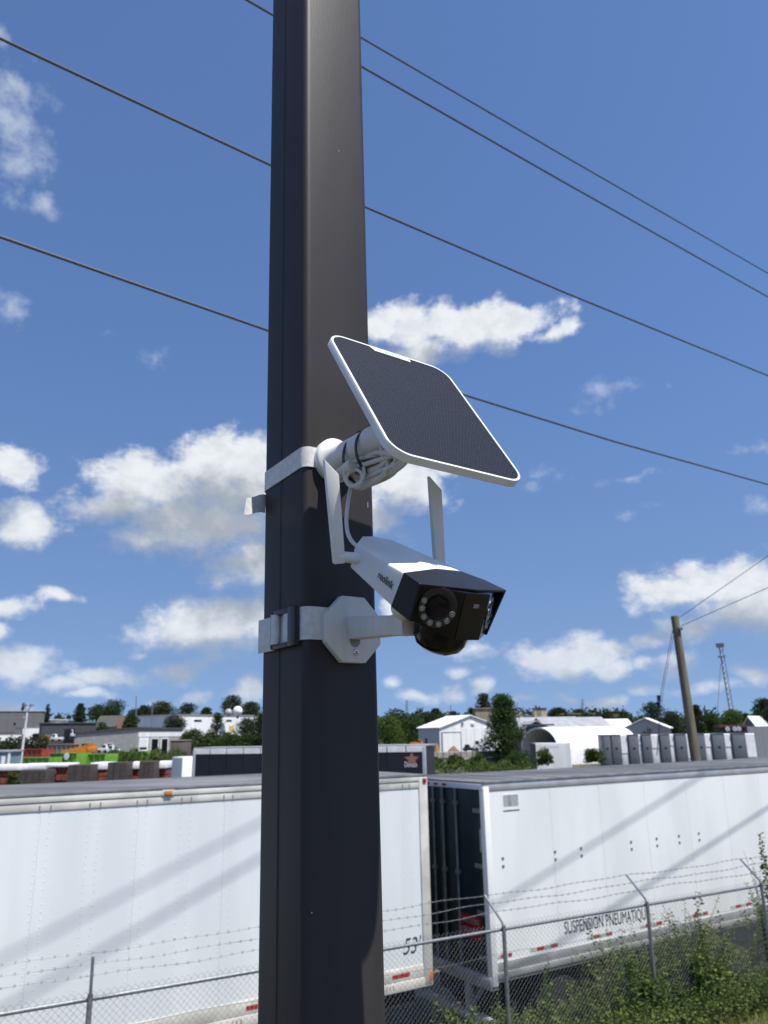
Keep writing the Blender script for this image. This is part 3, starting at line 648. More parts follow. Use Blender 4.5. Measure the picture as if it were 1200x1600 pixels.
for d, vs in ((dr_[0], (.78, 1.16)), (dr_[1], (1.44, 1.82))):
    for v in vs:
        b = MB(); b.tube([F.p(.005, v, 1.2), F.p(.005, v, 3.98)], .022, 10)
        for z in (1.5, 2.6, 3.7): b.box(F, -.02, .03, v - .05, v + .05, z, z + .06)
        b.build('locking_bar', STEEL_GREY, d, smooth=True)
for d, v in ((dr_[0], .15), (dr_[1], 2.45)):
    for z in (1.4, 2.05, 2.75, 3.6):
        MB().box(F, .0, .03, v - .05, v + .16, z, z + .07).build('hinge', STEEL_GREY, d, bevel=.004)
MB().box(F, .018, .03, .13, .17, 3.0, 3.35).build('door_strip', ALU, dr_[0])
sg = MB().box(F, .024, .0295, .24, .86, 1.66, 2.02).build('caution_plate', RED_SIGN, dr_[0])
LF_ = Fr(F.p(.022, .86, 0), -WD, ZZ, -SD)
text('lettering', 'CAUTION', LF_.at(.31, 1.885, 0), .115, WHT_TAPE, sg, align='CENTER', xs=.95)
text('lettering', 'WIDE TURNS', LF_.at(.31, 1.755, 0), .095, WHT_TAPE, sg, align='CENTER', xs=.85)
b = MB(); b.box(F, -.03, .12, .0, TW, 1.02, 1.20); b.build('rear_sill', BUMPER, tr, bevel=.008)
b = MB(); b.box(F, -.06, .06, -.03, TW + .03, .50, .62); bp_ = b.build('rear_bumper', BUMPER, tr, bevel=.012)
MB().box(F, -.064, -.0605, .02, .42, .53, .59).build('reflector', WHT_TAPE, bp_)
for v in (.62, TW - .62):
    b = MB(); b.box(F, -.03, .05, v - .06, v + .06, .622, 1.018); b.tube([F.p(.05, v, .66), F.p(.55, v, 1.15)], .035, 8); b.build('bumper_hanger', BUMPER, bp_)
for x0, x1, y in ((777, 800, 1490), (828, 872, 1480), (917, 957, 1465), (1000, 1035, 1447), (1075, 1107, 1434), (1142, 1175, 1422)):
    ua, z = onface(F, x0, y); ub, _ = onface(F, x1, y); z = 1.475
    for q in range(4):
        MB().box(F, ua + (ub - ua) * q / 4 + .002, ua + (ub - ua) * (q + 1) / 4 - .002, -.0035, -.0005, z - .026, z + .026).build('reflective_tape', (WHT_TAPE, RED_TAPE)[q % 2], tr)
ua, za = onface(F, 882, 1459.5); ub, zb_ = onface(F, 1036, 1431)
text('lettering', 'SUSPENSION PNEUMATIQUE', Fr(F.p(ua, -.003, za), nrm(SD * (ub - ua) + ZZ * (zb_ - za)), ZZ, -WD), .27, INK, tr, xs=(ub - ua) / (.27 * 15.1))
ua, za = onface(F, 786, 1268); ub, zb_ = onface(F, 810, 1240)
pl = MB().box(F, ua, ub, -.004, -.0005, za, zb_).build('inspection_placard', TR_WHITE, tr)
b = MB(); wdt, hgt = ub - ua, zb_ - za
for q in range(8): b.box(F, ua + wdt * (.06 + .115 * q), ua + wdt * (.10 + .115 * q + (.035 if q in (2, 3) else 0)), -.0055, -.0045, za + hgt * .28, za + hgt * .95)
for q in range(9): b.box(F, ua + wdt * .05, ua + wdt * .95, -.0062, -.0056, za + hgt * (.28 + .083 * q), za + hgt * (.30 + .083 * q))
b.box(F, ua + wdt * .02, ua + wdt, -.0055, -.0045, za, za + hgt * .07); b.build('placard_print', STEEL_GREY, pl, kind='stuff')
for x, y in ((785, 1331), (866.5, 1322), (907, 1316), (985, 1307), (1025, 1303), (1060, 1301), (1091, 1297)):
    u, _ = onface(F, x, y)
    for z in (2.78, 2.90):
        b = MB(); b.box(F, u - .024, u + .024, -.012, -.0005, z - .018, z + .018); b.build('anchor_plate', STEEL_GREY, tr, bevel=.004, seg=1)
rv = [(u, 1.30 + .0, ) for u in np.arange(.2, 9, .1)] + [(u, 4.0) for u in np.arange(.2, 9, .15)] + [(.16, z) for z in np.arange(1.5, 3.9, .055)]
for u in us_[1:9]:
    rv += [(u + dx, z) for dx in (-.03, .03) for z in np.arange(1.45, 3.93, .1)]
    rv += [(u + .61 + dx, z) for dx in (-.0,) for z in np.arange(1.45, 3.93, .14)]
rivets(F, [q for q in rv if q[1] < 1.41 or q[1] > 3.95], v=-.0145).build('rail_rivets', ALU, tr, fix=False, kind='stuff')
rivets(F, [q for q in rv if 1.41 <= q[1] <= 3.95], r=.006, v=-.0005).build('panel_rivets', TR_WHITE, tr, fix=False, kind='stuff')
MB().box(F, .5, 3.9, .5, 2.1, .55, 1.12).build('suspension', BLACK_STEEL, tr)
for u in (1.5, 2.8):
    for v in (.02, TW - .28):
        ty, rm = wheel(F, u, v + .02); o = ty.build('wheel', RUBBER, tr, smooth=True, angle=30); rm.build('rim', BLACK_STEEL, o, smooth=True, angle=30)
for v in (.5, 2.1): MB().box(F, 12.9, 13.03, v - .06, v + .06, 0.0, 1.12).build('landing_leg', BLACK_STEEL, tr)

# left hand trailer, its front end toward the gap
F = FL_ = Fr(KL, SD, WD, ZZ)
tl = thing('semi_trailer', 'white semi trailer left of and behind the pole with 53 foot marking and cream rails', 'trailer', KL)
MB().box(F, -TL, -.06, .014, TW - .014, ZB + .05, ZT + .085).build('body', TR_WHITE, tl)
u1, _ = onface(F, 350, 1300); us_ = sorted([u1 + 1.22 * k for k in range(-12, 3) if -TL < u1 + 1.22 * k < -.35] + [-TL, -.17])
for i in range(len(us_) - 1):
    MB().box(F, us_[i] + .0006, us_[i + 1] - .0006, 0, .013, 1.44, 4.025).build('side_panel', TR_LEFT, tl, bevel=.0015, seg=1)
b = MB(); b.box(F, -TL, -.02, -.022, .03, 4.130, 4.200); b.box(F, -TL, -.02, -.012, .03, 4.025, 4.125); tlr = b.build('top_rail', TR_CREAM, tl, bevel=.006)
b = MB(); b.box(F, -TL, -.02, -.012, .03, 1.27, 1.44); b.box(F, -TL, -.02, -.026, .03, 1.13, 1.262); b.build('bottom_rail', TR_CREAM, tl, bevel=.005)
MB().box(F, -TL, .0, -.02, TW + .02, 4.203, 4.235).build('roof', ROOF, tl, bevel=.008)
MB().box(F, -TL, 0, -.026, .016, 4.205, 4.243).build('roof_edge', STEEL_GREY, tl, bevel=.004)
b = MB(); b.box(F, -.168, .0, -.026, .14, 1.13, 4.195); b.build('corner_post', TR_CREAM, tl, bevel=.012)
MB().box(F, -.05, 0, .14, TW, 1.2, 4.195).build('front_wall', STEEL_GREY, tl, bevel=.01)
MB().box(F, -.07, -.012, -.030, -.0262, 1.20, 1.33).build('corner_reflector', AMBER, tl, bevel=.003)
MB().box(F, -.10, -.03, -.045, -.0262, 4.105, 4.175).build('marker_lamp', RED_TAPE, tl, bevel=.008)
u, z = onface(F, 262, 1239)
ml = MB().box(F, u - .055, u + .055, -.050, -.0225, 4.135, 4.195).build('marker_lamp', AMBER, tl, bevel=.012)
b = MB(); b.box(F, u - .085, u + .085, -.0285, -.0222, 4.132, 4.205); b.build('lamp_base', TR_CREAM, ml, bevel=.002)
for x0, x1, y in ((160, 196, 1592), (223, 255, 1586), (384, 403, 1563), (612, 640, 1525), (-90, -60, 1640)):
    ua, z = onface(F, x0, y); ub, _ = onface(F, x1, y)
    for q in range(3): MB().box(F, ua + (ub - ua) * q / 3 + .002, ua + (ub - ua) * (q + 1) / 3 - .002, -.0145, -.0122, 1.315, 1.37).build('reflective_tape', RED_TAPE, tl)
ua, za = onface(F, 630, 1492)
text('lettering', "53'", Fr(F.p(ua - .015, -.003, za), SD, ZZ, -WD), .32, mat('navy_ink', (.02, .035, .07), .5), tl, xs=.84, shear=.28)
up, _ = onface(F, 57, 1400); rv, tk = [], MB()
for k in range(-14, 12):
    uc = up + .61 * k
    if uc < -9.5 or uc > -.3: continue
    for dx in (-.067, .067):
        rv += [(uc + dx, z) for z in np.arange(1.5, 4.01, .085)]; tk.box(F, uc + dx - .008, uc + dx + .008, -.0165, -.0122, 4.03, 4.095)
tk.build('rail_clips', STEEL_GREY, tlr, kind='stuff')
rv += [(us_[-3] + dx, z) for dx in (-.02, .02) for z in np.arange(1.46, 4.01, .045)]
rivets(F, rv, r=.0075, v=-.0005).build('panel_rivets', TR_LEFT, tl, fix=False, kind='stuff')
rivets(F, [(u + d, z) for u in np.arange(-9.4, -.3, .61) for d in (0, .06, .12) for z in (1.19, 1.22)], r=.011, v=-.0262).build('rail_rivets', RUST, tl, fix=False, kind='stuff')
MB().box(F, -14.5, -10.5, .5, 2.1, .5, 1.13).build('suspension', BLACK_STEEL, tl)
for u in (-13.6, -12.2):
    for v in (.02, TW - .28):
        ty, rm = wheel(F, u, v + .02); o = ty.build('wheel', RUBBER, tl, smooth=True, angle=30); rm.build('rim', BLACK_STEEL, o, smooth=True, angle=30)
for v in (.5, 2.1): MB().box(F, -3.0, -2.87, v - .06, v + .06, 0.0, 1.13).build('landing_leg', BLACK_STEEL, tl)
MB().box(F, -TL + .1, -.3, .06, .14, .9, 1.125).build('side_beam', BLACK_STEEL, tl)

# ------------------------------------------------------------------ chain link fence
fe = thing('chain_link_fence', 'galvanised chain link fence with three barbed wires in front of the trailers', 'fence', FP + ZZ * .6)
ZR = 2.32; FF = Fr(FP, FS, -FN, ZZ)          # x along the fence, y toward the trailers
def fu(x, y):
    return onface(FF, x, y)[0]
U0, U1 = -7.5, 11.0
MB().tube([FF.p(U0, 0, ZR), FF.p(U1, 0, ZR)], .021, 10).build('top_rail', GALV, fe, smooth=True)
posts = [(fu(140, 1553), 0), (fu(784, 1453), 1), (fu(1008, 1417), 1), (fu(1186, 1385), 1), (fu(140, 1553) - 2.6, 1)]
for u, arm in posts:
    b = MB(); b.tube([FF.p(u, -.045, .2), FF.p(u, -.045, ZR + .06)], .028, 12); po_ = b.build('fence_post', GALV, fe, smooth=True)
    b = MB()
    if arm: b.tube([FF.p(u, -.045, ZR + .03), FF.p(u, -.02, ZR + .09), FF.p(u - .10, .22, ZR + .40)], .016, 8)
    else: b.tube([FF.p(u, -.045, ZR + .03), FF.p(u, -.03, ZR + .40)], .017, 8)
    b.build('barb_arm', GALV, po_, smooth=True)
for k in range(3):
    f = (.35, .66, .97)[k]; b = MB(); pts = []
    for u in np.linspace(U0, U1, 90):
        sg_ = .012 * math.sin(u * 2.1 + k) + .008 * math.sin(u * 5.3 + 2 * k)
        pts.append(FF.p(u, -.02 + .24 * f, ZR + .09 + .31 * f + sg_))
    b.tube(pts, .0032, 5)
    for u in np.arange(U0, U1, .125):
        i = (u - U0) / (U1 - U0) * 89; a, c = pts[int(i)], pts[min(89, int(i) + 1)]; p = a.lerp(c, i - int(i))
        for s in (1, -1): b.tube([p + V((.012, 0, .016 * s)), p - V((.012, 0, .016 * s))], .0022, 3)
    b.build('barbed_wire', GALV, fe)
b = MB(); P_ = .0355; nrow = int((ZR + .10 - .62) / P_); vs, fs = [], []
for i in range(int((U1 - U0) / P_)):
    base = len(vs)
    for j in range(nrow + 1):
        side = (i + j) % 2; u = U0 + (i + side) * P_; c = FF.p(u, (.004 if side else -.004) + .012 * math.sin(u * 1.3), .62 + j * P_)
        for q in ((0, 1), (.87, -.5), (-.87, -.5)): vs.append(tuple(c + FS * (q[0] * .0021) + FN * (q[1] * .0017)))
    for j in range(nrow):
        for q in range(3): fs.append((base + 3 * j + q, base + 3 * j + (q + 1) % 3, base + 3 * j + 3 + (q + 1) % 3, base + 3 * j + 3 + q))
b.add(vs, fs).build('chain_mesh', GALV, fe, fix=False, kind='stuff')
b = MB(); b.tube([FF.p(u, .0, 2.02 + .015 * math.sin(u * 3)) for u in np.linspace(U0, U1, 60)], .003, 4); b.build('tension_wire', GALV, fe)

# ------------------------------------------------------------------ plants
def leaf_quads(c, d, L, Wd, rng):
    """one pointed leaf: base c, direction d, folded a little along its rib"""
    u = d.cross(V((rng.gauss(0, 1), rng.gauss(0, 1), rng.gauss(0, 1)))); u = u.normalized() if u.length > 1e-5 else V((1, 0, 0))
    n = u.cross(d) * (Wd * .25)
    m_ = c + d * (L * .45)
    return [c, m_ + u * Wd * .5 + n, c + d * L, m_ - u * Wd * .5 + n]
LF_TREE = leafmat('leaf_tree', (.030, .062, .016), (.060, .100, .026))
LF_DARK = leafmat('leaf_dark', (.026, .044, .017), (.046, .070, .026))
LF_LIGHT = leafmat('leaf_light', (.055, .100, .022), (.095, .135, .035))
LF_WEED = leafmat('leaf_weed', (.072, .120, .028), (.145, .170, .050))
LF_DRY = leafmat('leaf_dry', (.16, .125, .055), (.24, .19, .09))
BARK = mat('bark', (.10, .080, .058), .9, var=.3, scale=4, bump=.6, bscale=10)
STEM = mat('plant_stem', (.07, .085, .03), .8, var=.3, scale=6)
ALL_SEED = [100]
def tree(name, label, cat, x, D, ytop, ybase, wpx, kind, lm, group=None, n=None, z0=None, trunk=True):
    ALL_SEED[0] += 1; rg = random.Random(ALL_SEED[0]); ym = (ytop + ybase) / 2
    X = xpx(x, D, ym); zt, zb = zpx(x, ytop, D), zpx(x, ybase, D)
    if z0 is None: z0 = 0.0
    wd = abs(xpx(x + wpx / 2, D, ym) - xpx(x - wpx / 2, D, ym)) / 2
    root = thing(name, label, cat, (X, D, z0), group)
    hgt = zt - z0; base = V((X, D, z0)); b = MB()
    lean = V((rg.uniform(-.03, .03), rg.uniform(-.03, .03), 1))
    top_tr = base + lean * (hgt * (.93 if kind == 'cone' else .7))
    if trunk:
        r0 = max(.09, hgt * .016); b.tube([base, base.lerp(top_tr, .4), base.lerp(top_tr, .75), top_tr], [r0, r0 * .8, r0 * .5, r0 * .2], 8)
    zc0 = max(z0 + .05 * hgt, min(zb, zt - .4 * (zt - z0)))
    clumps = []
    if kind == 'cone':
        lv = 13
        for k in range(lv):
            f = k / (lv - 1); z = zc0 + (zt - zc0) * f; r = wd * (1 - f) ** .8 + wd * .05
            for q in range(max(2, int(7 * (1 - f) + 2))):
                a = rg.uniform(0, 6.283); rr = r * rg.uniform(.45, 1.0)
                p = V((X + rr * math.cos(a), D + rr * math.sin(a), z - .15 * rr)); clumps.append((p, max(.18 * wd, .28 * r) * rg.uniform(.8, 1.2), .6))
                if q % 3 == 0 and trunk: b.tube([V((X, D, z)), p], [.05, .015], 4)
    else:
        nc = {'broad': 40, 'tall': 110, 'bush': 30}[kind]
        for k in range(nc):
            a = rg.uniform(0, 6.283); f = rg.random(); z = zc0 + (zt - zc0) * f
            if kind == 'broad': prof = math.sqrt(max(.05, 1 - (2 * (f - .42)) ** 2)) if f > .42 else .62 + .38 * f / .42
            elif kind == 'tall': prof = (1.0 - .25 * abs(f - .3)) * (1 if f < .3 else 1 - .72 * (f - .3) / .7)
            else: prof = 1 - .35 * f
            rr = wd * prof * math.sqrt(rg.uniform(.05, 1)) * .80
            p = V((X + rr * math.cos(a), D + rr * math.sin(a), z)); cr = wd * (rg.uniform(.30, .50) if kind == 'broad' else rg.uniform(.14, .34)); cr = min(cr, (zt - zc0) * .3)
            if kind == 'bush': p.z = zc0 + (p.z - zc0) * rg.uniform(.5, 1.0) * (1 - .55 * min(1, rr / wd) ** 2)
            p.z = min(p.z, zt - cr * .75); clumps.append((p, cr, .85))
            if trunk and k % 2 == 0: b.tube([base.lerp(top_tr, .35 + .5 * f), p], [.02 * wd + .03, .012], 5)
    if b.v: b.build('trunk', BARK, root, smooth=True)
    n = int((n or 2600) * 2.0); per = max(6, n // len(clumps)); c = MB(); px = D / FPX
    for p, cr, fl in clumps:
        for i in range(per):
            v = V((rg.gauss(0, 1), rg.gauss(0, 1), rg.gauss(0, 1))).normalized(); q = p + V((v.x, v.y, v.z * fl)) * cr * rg.uniform(.5, 1.0 + .5 * rg.random() ** 3)
            d = (v + V((rg.gauss(0, .6), rg.gauss(0, .6), rg.gauss(-.1, .6)))).normalized(); L = max(px * 1.9, cr * .22) * rg.uniform(.7, 1.4)
            c.add(leaf_quads(q, d, L, L * (.4 if kind == 'cone' else .7), rg), [(0, 1, 2, 3)])
    c.build('crown', lm, root, fix=False); return root

# the near bank: grass, weeds along the fence
def dfence(p): return (p.x - FP.x) * FN.x + (p.y - FP.y) * FN.y
def along(u, d): q = FP + FS * u + FN * d; return V((q.x, q.y, gz(q.x, q.y)))
rg = random.Random(11)
g = MB()
for i in range(26000):
    u = rg.uniform(-3.0, 8.5); d = rg.uniform(-.6, 3.2) ** 1 if rg.random() < .8 else rg.uniform(-.3, 1.2)
    p = along(u, d); h = rg.uniform(.05, .16) * (1.5 if d < .5 else 1); a = rg.uniform(0, 6.283); w = rg.uniform(.004, .008)
    dx, dy = math.cos(a), math.sin(a); ln = rg.uniform(.2, .9) * h
    g.add([p + V((-dy * w, dx * w, 0)), p + V((dy * w, -dx * w, 0)), p + V((dx * ln, dy * ln, h))], [(0, 1, 2)])
GRASS = leafmat('grass_blade', (.080, .125, .030), (.17, .175, .055))
tag(g.build('grass', GRASS, fix=False), kind='stuff')
def weed_h(u):                               # height the growth reaches along the fence
    pts = [(-8, .0), (-1.2, .05), (-.3, .25), (.4, .55), (1.1, .6), (1.6, .75), (2.2, 1.15), (3.0, 1.35), (4.0, 1.45), (4.8, 1.6), (5.6, 1.55), (6.6, 1.9), (12, 2.0)]
    for (a, x), (b_, y) in zip(pts, pts[1:]):
        if a <= u <= b_: return x + (y - x) * (u - a) / (b_ - a)
    return 0
def stalk(b, lb, base, h, lean, rg, leafL, nl, flat=.5):
    pts = [base + V((lean.x * f * f, lean.y * f * f, h * f)) for f in (0, .35, .7, 1)]
    b.tube(pts, [.006, .005, .004, .002], 3)
    for k in range(nl):
        f = .12 + .88 * (k / nl) ** .85; i = min(2, int(f * 3)); c = pts[i].lerp(pts[i + 1], f * 3 - i); a = k * 2.4 + rg.uniform(-.5, .5)
        d = V((math.cos(a), math.sin(a), rg.uniform(-.35, .5))).normalized(); L = leafL * rg.uniform(.6, 1.25) * (1 - .45 * f)
        lb.add(leaf_quads(c, d, L, L * flat, rg), [(0, 1, 2, 3)])
sb, lb, db = MB(), MB(), MB()
for i in range(5600):
    u = rg.uniform(-1.3, 8.8); hm = weed_h(u)
    if hm < .12: continue
    d = rg.uniform(-1.0, .25) if rg.random() < .85 else rg.uniform(-.2, .7)
    p = along(u, d); p.z -= .03
    clump = .62 + .38 * math.sin(u * 3.1 + 1.3 * math.sin(u * 1.7) + d * 2.0)
    h = max(.12, .93 * hm * clump * (rg.uniform(.35, .8) if rg.random() < .9 else rg.uniform(.8, 1.1)) - max(0, d + .1) * .8 - (p.z - .7))
    lean = V((rg.gauss(0, .12), rg.gauss(0, .12), 0)) * (1 + h)
    if rg.random() < .12: stalk(sb, db, p, h * .8, lean * 2, rg, .10, 7, .12)
    else: stalk(sb, lb, p, h, lean, rg, rg.choice((.07, .10, .13)), int(10 + 20 * h), rg.choice((.28, .5, .62)))
for i in range(3200):                         # low sunlit growth along the foot of the fence
    u = rg.uniform(-1.0, 8.8); d = rg.uniform(-.35, 1.1); p = along(u, d); p.z -= .02
    stalk(sb, lb, p, rg.uniform(.10, .34) * (.5 + min(1, weed_h(u))), V((rg.gauss(0, .08), rg.gauss(0, .08), 0)), rg, rg.choice((.06, .08, .11)), 9, rg.choice((.3, .5, .7)))
wd_ = tag(lb.build('weeds', LF_WEED, fix=False), kind='stuff')
tag(sb.build('weed_stems', STEM, fix=False), kind='stuff'); tag(db.build('dry_stalks', LF_DRY, fix=False), kind='stuff')
def tallweed(label, x, y, d, leafL, nl, ns=3, spread=.12, flat=.6, cat='weed', name='tall_weed'):
    F = FF.at(0, -d, 0); u = onface(F, x, y)[0]; base = along(u, d); ztop = F.p(*[u, 0, 0]).z + onface(F, x, y)[1]
    root = thing(name, label, cat, base, 'tall weeds along the fence'); s, l = MB(), MB(); r2 = random.Random(int(x * 7 + y))
    for k in range(ns):
        h = (ztop - base.z) * (1 if k == 0 else r2.uniform(.6, .9))
        stalk(s, l, base + V((r2.gauss(0, spread * .4), r2.gauss(0, spread * .4), -.02)), h, V((r2.gauss(0, spread), r2.gauss(0, spread), 0)) * (0 if k == 0 else 1), r2, leafL, nl, flat)
    s.build('stem', STEM, root, fix=False); l.build('foliage', LF_WEED, root, fix=False)
tallweed('tall leafy weed rising over the fence rail midway between the two rightmost posts', 1082, 1390, -.35, .13, 30)
tallweed('leafy vine climbing just right of the second fence post', 1040, 1420, -.12, .12, 34, 4)
tallweed('bushy leafy weed against the silver trailer rail right of the tall one', 1122, 1418, -.5, .13, 34, 5)
tallweed('tallest dark leafy sapling at the right edge', 1192, 1300, -.45, .15, 90, 7, .2, name='sapling', cat='sapling')
tallweed('thin sapling standing just left of the tallest one', 1176, 1338, -.5, .10, 60, 3, .06, .3, name='sapling', cat='sapling')
tallweed('pale green weed below the left trailer corner', 686, 1548, -.1, .09, 26, 4, .1)
tallweed('pale green weed beside the fence under the rear bumper', 705, 1540, .1, .09, 26, 4, .1)
tallweed('leafy weed left of the chain link post near the bumper end', 735, 1572, .2, .09, 24, 4, .12)
tallweed('bushy weed at the left end of the tall growth right of the first post', 850, 1490, -.3, .11, 36, 6, .18)
tallweed('bushy weed below the SUSPENSION lettering', 905, 1490, -.4, .11, 36, 6, .18)

# ------------------------------------------------------------------ the wooden pole and its wires, the lattice mast, small masts
WOODP = mat('grey_wood', (.15, .13, .085), .9, var=.25, scale=3, stretch=(6, 6, .4), bump=.5, bscale=12)
pt, pb = at(1054, 963, 28), at(1087, 1186, 28); dirp = nrm(pt - pb); pbase = pb - dirp * (pb.z / dirp.z)
wp = thing('utility_pole', 'leaning weathered wooden utility pole right of the camera', 'utility pole', pbase)
MB().tube([pbase, pbase.lerp(pt, .5), pt], [.20, .17, .135], 14).build('shaft', WOODP, wp, smooth=True)
MB().tube([pt - dirp * .02 , pt + dirp * .015], [.139, .12], 14).build('pole_cap', WOODP, wp)
b = MB(); q = at(1062, 982, 27.85); b.box(WORLD.at(q.x, q.y, q.z), -.06, .10, -.06, .06, -.06, .06); b.build('bracket', GALV, wp, bevel=.01)
def line(label, a, c, r=.014, sag=.0, group=None):
    P = [a.lerp(c, i / 12) - ZZ * sag * math.sin(math.pi * i / 12) for i in range(13)]
    return tag(MB().tube(P, r, 6).build('utility_wire', WIRE_DARK, None, smooth=True), label, 'wire', group)
line('upper wire running right from the wooden pole top', at(1060, 966, 28), at(1330, 778, 26), .012)
line('lower wire running right from the wooden pole', at(1064, 978, 28), at(1400, 830, 26), .012)
gy_ = thing('guy_wire', 'guy wire with insulators hanging left of the wooden pole', 'wire', at(1028, 1103, 30))
b = MB(); b.tube([at(1051, 985, 28), at(1033, 1080, 29.5), at(1026, 1180, 31)], .011, 5); b.tube([at(1053, 990, 28), at(1036, 1080, 29.5), at(1027, 1180, 31)], .008, 5); b.build('strand', WIRE_DARK, gy_)
for y in (1091, 1101): MB().lathe(WORLD.at(*at(1029.5 - (y - 1091) * .1, y, 29.8)), [(.02, -.12), (.085, -.08), (.06, 0), (.085, .08), (.02, .12)], 12).build('insulator', BLACK_STEEL, gy_, smooth=True)
def mast(label, x, D, ytop, x2, ybase, wpx, lattice, mtl=STEEL_GREY, name='mast', head=False):
    a = at(x, ytop, D); c = at(x2, ybase, D); d = nrm(a - c); c = c - d * (c.z / d.z); root = thing(name, label, 'mast', c); w = wpx * D / FPX / 2
    if not lattice: MB().tube([c, a], [w, w * .7], 8).build('shaft', mtl, root, smooth=True)
    else:
        b = MB(); L = (a - c).length; F = Fr(c, d.cross(V((0, 1, 0))).normalized() * -1, V((0, 1, 0)), d); n = int(L / (w * 2.2)); legs = [(-1, -.6), (1, -.6), (0, 1)]
        for lx, ly in legs: b.tube([F.p(lx * w, ly * w, 0), F.p(lx * w * .8, ly * w * .8, L)], w * .14, 5)
        for k in range(n):
            z0, z1 = L * k / n, L * (k + 1) / n
            for i in range(3):
                p, q = legs[i], legs[(i + 1) % 3]; b.tube([F.p(p[0] * w * .95, p[1] * w * .95, z0), F.p(q[0] * w * .9, q[1] * w * .9, z1)], w * .08, 4); b.tube([F.p(q[0] * w * .95, q[1] * w * .95, z0), F.p(p[0] * w * .9, p[1] * w * .9, z1)], w * .08, 4)
        b.build('lattice', mtl, root)
        if head:
            b = MB()
            for z in (L * .995, L * .975, L * .87): b.box(F, -w * 1.3, w * 1.3, -w, w, z - w * .35, z + w * .35)
            for s in (-1.2, -.4, .4, 1.2): b.box(F, s * w - w * .2, s * w + w * .2, -w, w, L * .965, L * 1.005)
            b.build('antenna_head', mtl, root)
            b = MB(); b.tube([F.p(-w, 0, L * .8), F.p(-w * 9, 0, L * .02)], w * .12, 4); b.build('guy', mtl, root)
    return root
mast('tall lattice antenna mast behind the wooden pole', 1124.5, 240, 1006, 1144, 1122, 7, True, head=True, name='lattice_mast')
mast('thin dark lattice mast far off right of the pole', 635.5, 420, 1093, 635.5, 1120, 4, True, name='lattice_mast')
mast('dark mast far off behind the white quonset building', 910, 420, 1092, 910, 1116, 3.5, True, name='lattice_mast')
mast('slim grey mast behind the dark roofed houses at left', 213, 300, 1088, 212.5, 1125, 2.2, False)
mast('slim mast rising from the beige garage roof', 238, 232, 1096, 237, 1140, 1.6, False)
mast('slim mast in front of the white building wall', 289, 290, 1112, 289, 1138, 1.2, False)
mast('faint mast on the skyline right of the white shed', 704, 420, 1101, 704, 1118, 1.6, False)
mast('faint mast on the skyline above the cream blocks', 808, 420, 1098, 808, 1118, 1.6, False)
mast('slim dark pole in the trees right of the wooden pole', 1101, 200, 1102, 1101, 1140, 2.4, False, BLACK_STEEL)
mast('faint mast on the skyline left of the wooden pole', 1056, 300, 1108, 1056, 1125, 1.4, False)
lp_ = thing('street_lamp', 'slender white lamp post with a double head at far left', 'street lamp', (xpx(32, 90), 90, 0))
a, c = at(43, 1110, 90), at(32, 1193, 90); d = nrm(a - c); c = c - d * (c.z / d.z)
MB().tube([c, a], [.17, .10], 10).build('shaft', mat('lamp_paint', (.62, .63, .64), .5), lp_, smooth=True)
for s in (-1, 1):
    b = MB(); b.tube([a - d * .2, a + V((s * .35, 0, .55)), a + V((s * .3, 0, .75))], .05, 6); b.box(WORLD.at(*(a + V((s * .38, 0, .55)))), -.16, .16, -.3, .3, -.08, .08); b.build('lamp_head', STEEL_GREY, lp_)
b = MB(); b.box(WORLD.at(*(a - d * .75)), -.35, .05, -.12, .12, -.12, .12); b.build('floodlight', ALU, lp_)

# ------------------------------------------------------------------ the yard and the buildings behind
SID_GREY = mat('grey_siding', (.13, .13, .132), .7, var=.12, scale=2, stretch=(1, 1, 8))
SID_DARK = mat('dark_siding', (.05, .052, .058), .7, var=.2, scale=2)
BEIGE = mat('beige_metal', (.34, .34, .315), .6, var=.08, scale=1)
WALLW = mat('white_wall', (.68, .69, .68), .6, scale=.9, col2=(.80, .81, .80), stretch=(1, 1, .15))
WALLC = mat('cream_wall', (.50, .44, .29), .8, var=.12, scale=.8)
TAN = mat('tan_wall', (.28, .235, .16), .85, var=.15, scale=.8)
ROOFD = mat('dark_roof', (.065, .063, .064), .8, var=.25, scale=1.5)
ROOFG = mat('grey_roof', (.33, .34, .35), .55, .2, var=.12, scale=.6)
GLASSD = mat('dark_opening', (.010, .011, .013), .25, var=.3)  # near-black for panes; on doorways and bays it paints the unlit interior
GREENP = mat('lime_paint', (.14, .31, .04), .45, var=.15, scale=2)
REDP = mat('red_paint', (.30, .045, .03), .55, var=.2, scale=1.5)
ORANGE = mat('orange_paint', (.55, .20, .02), .5, var=.2, scale=3)
BLUEG = mat('blue_grey_paint', (.16, .25, .30), .6, var=.15, scale=2)
REDB = mat('red_timber', (.20, .055, .035), .85, var=.35, scale=3)
TARP = mat('brown_panel', (.052, .044, .038), .75, var=.2, scale=3)
SHEET = mat('white_sheet', (.76, .76, .78), .6, var=.08, scale=2)
CABG = mat('cabinet_grey', (.115, .13, .15), .5, .1, var=.1, scale=2)
DIRT = mat('dirt', (.17, .12, .07), .95, var=.3, scale=3, bump=.5, bscale=5)
NAVY = mat('navy_panel', (.008, .010, .018), .4, var=.2, scale=2)
CARW = mat('car_white', (.62, .63, .64), .3, var=.04)
CARD = mat('car_dark', (.02, .024, .032), .3, var=.1)

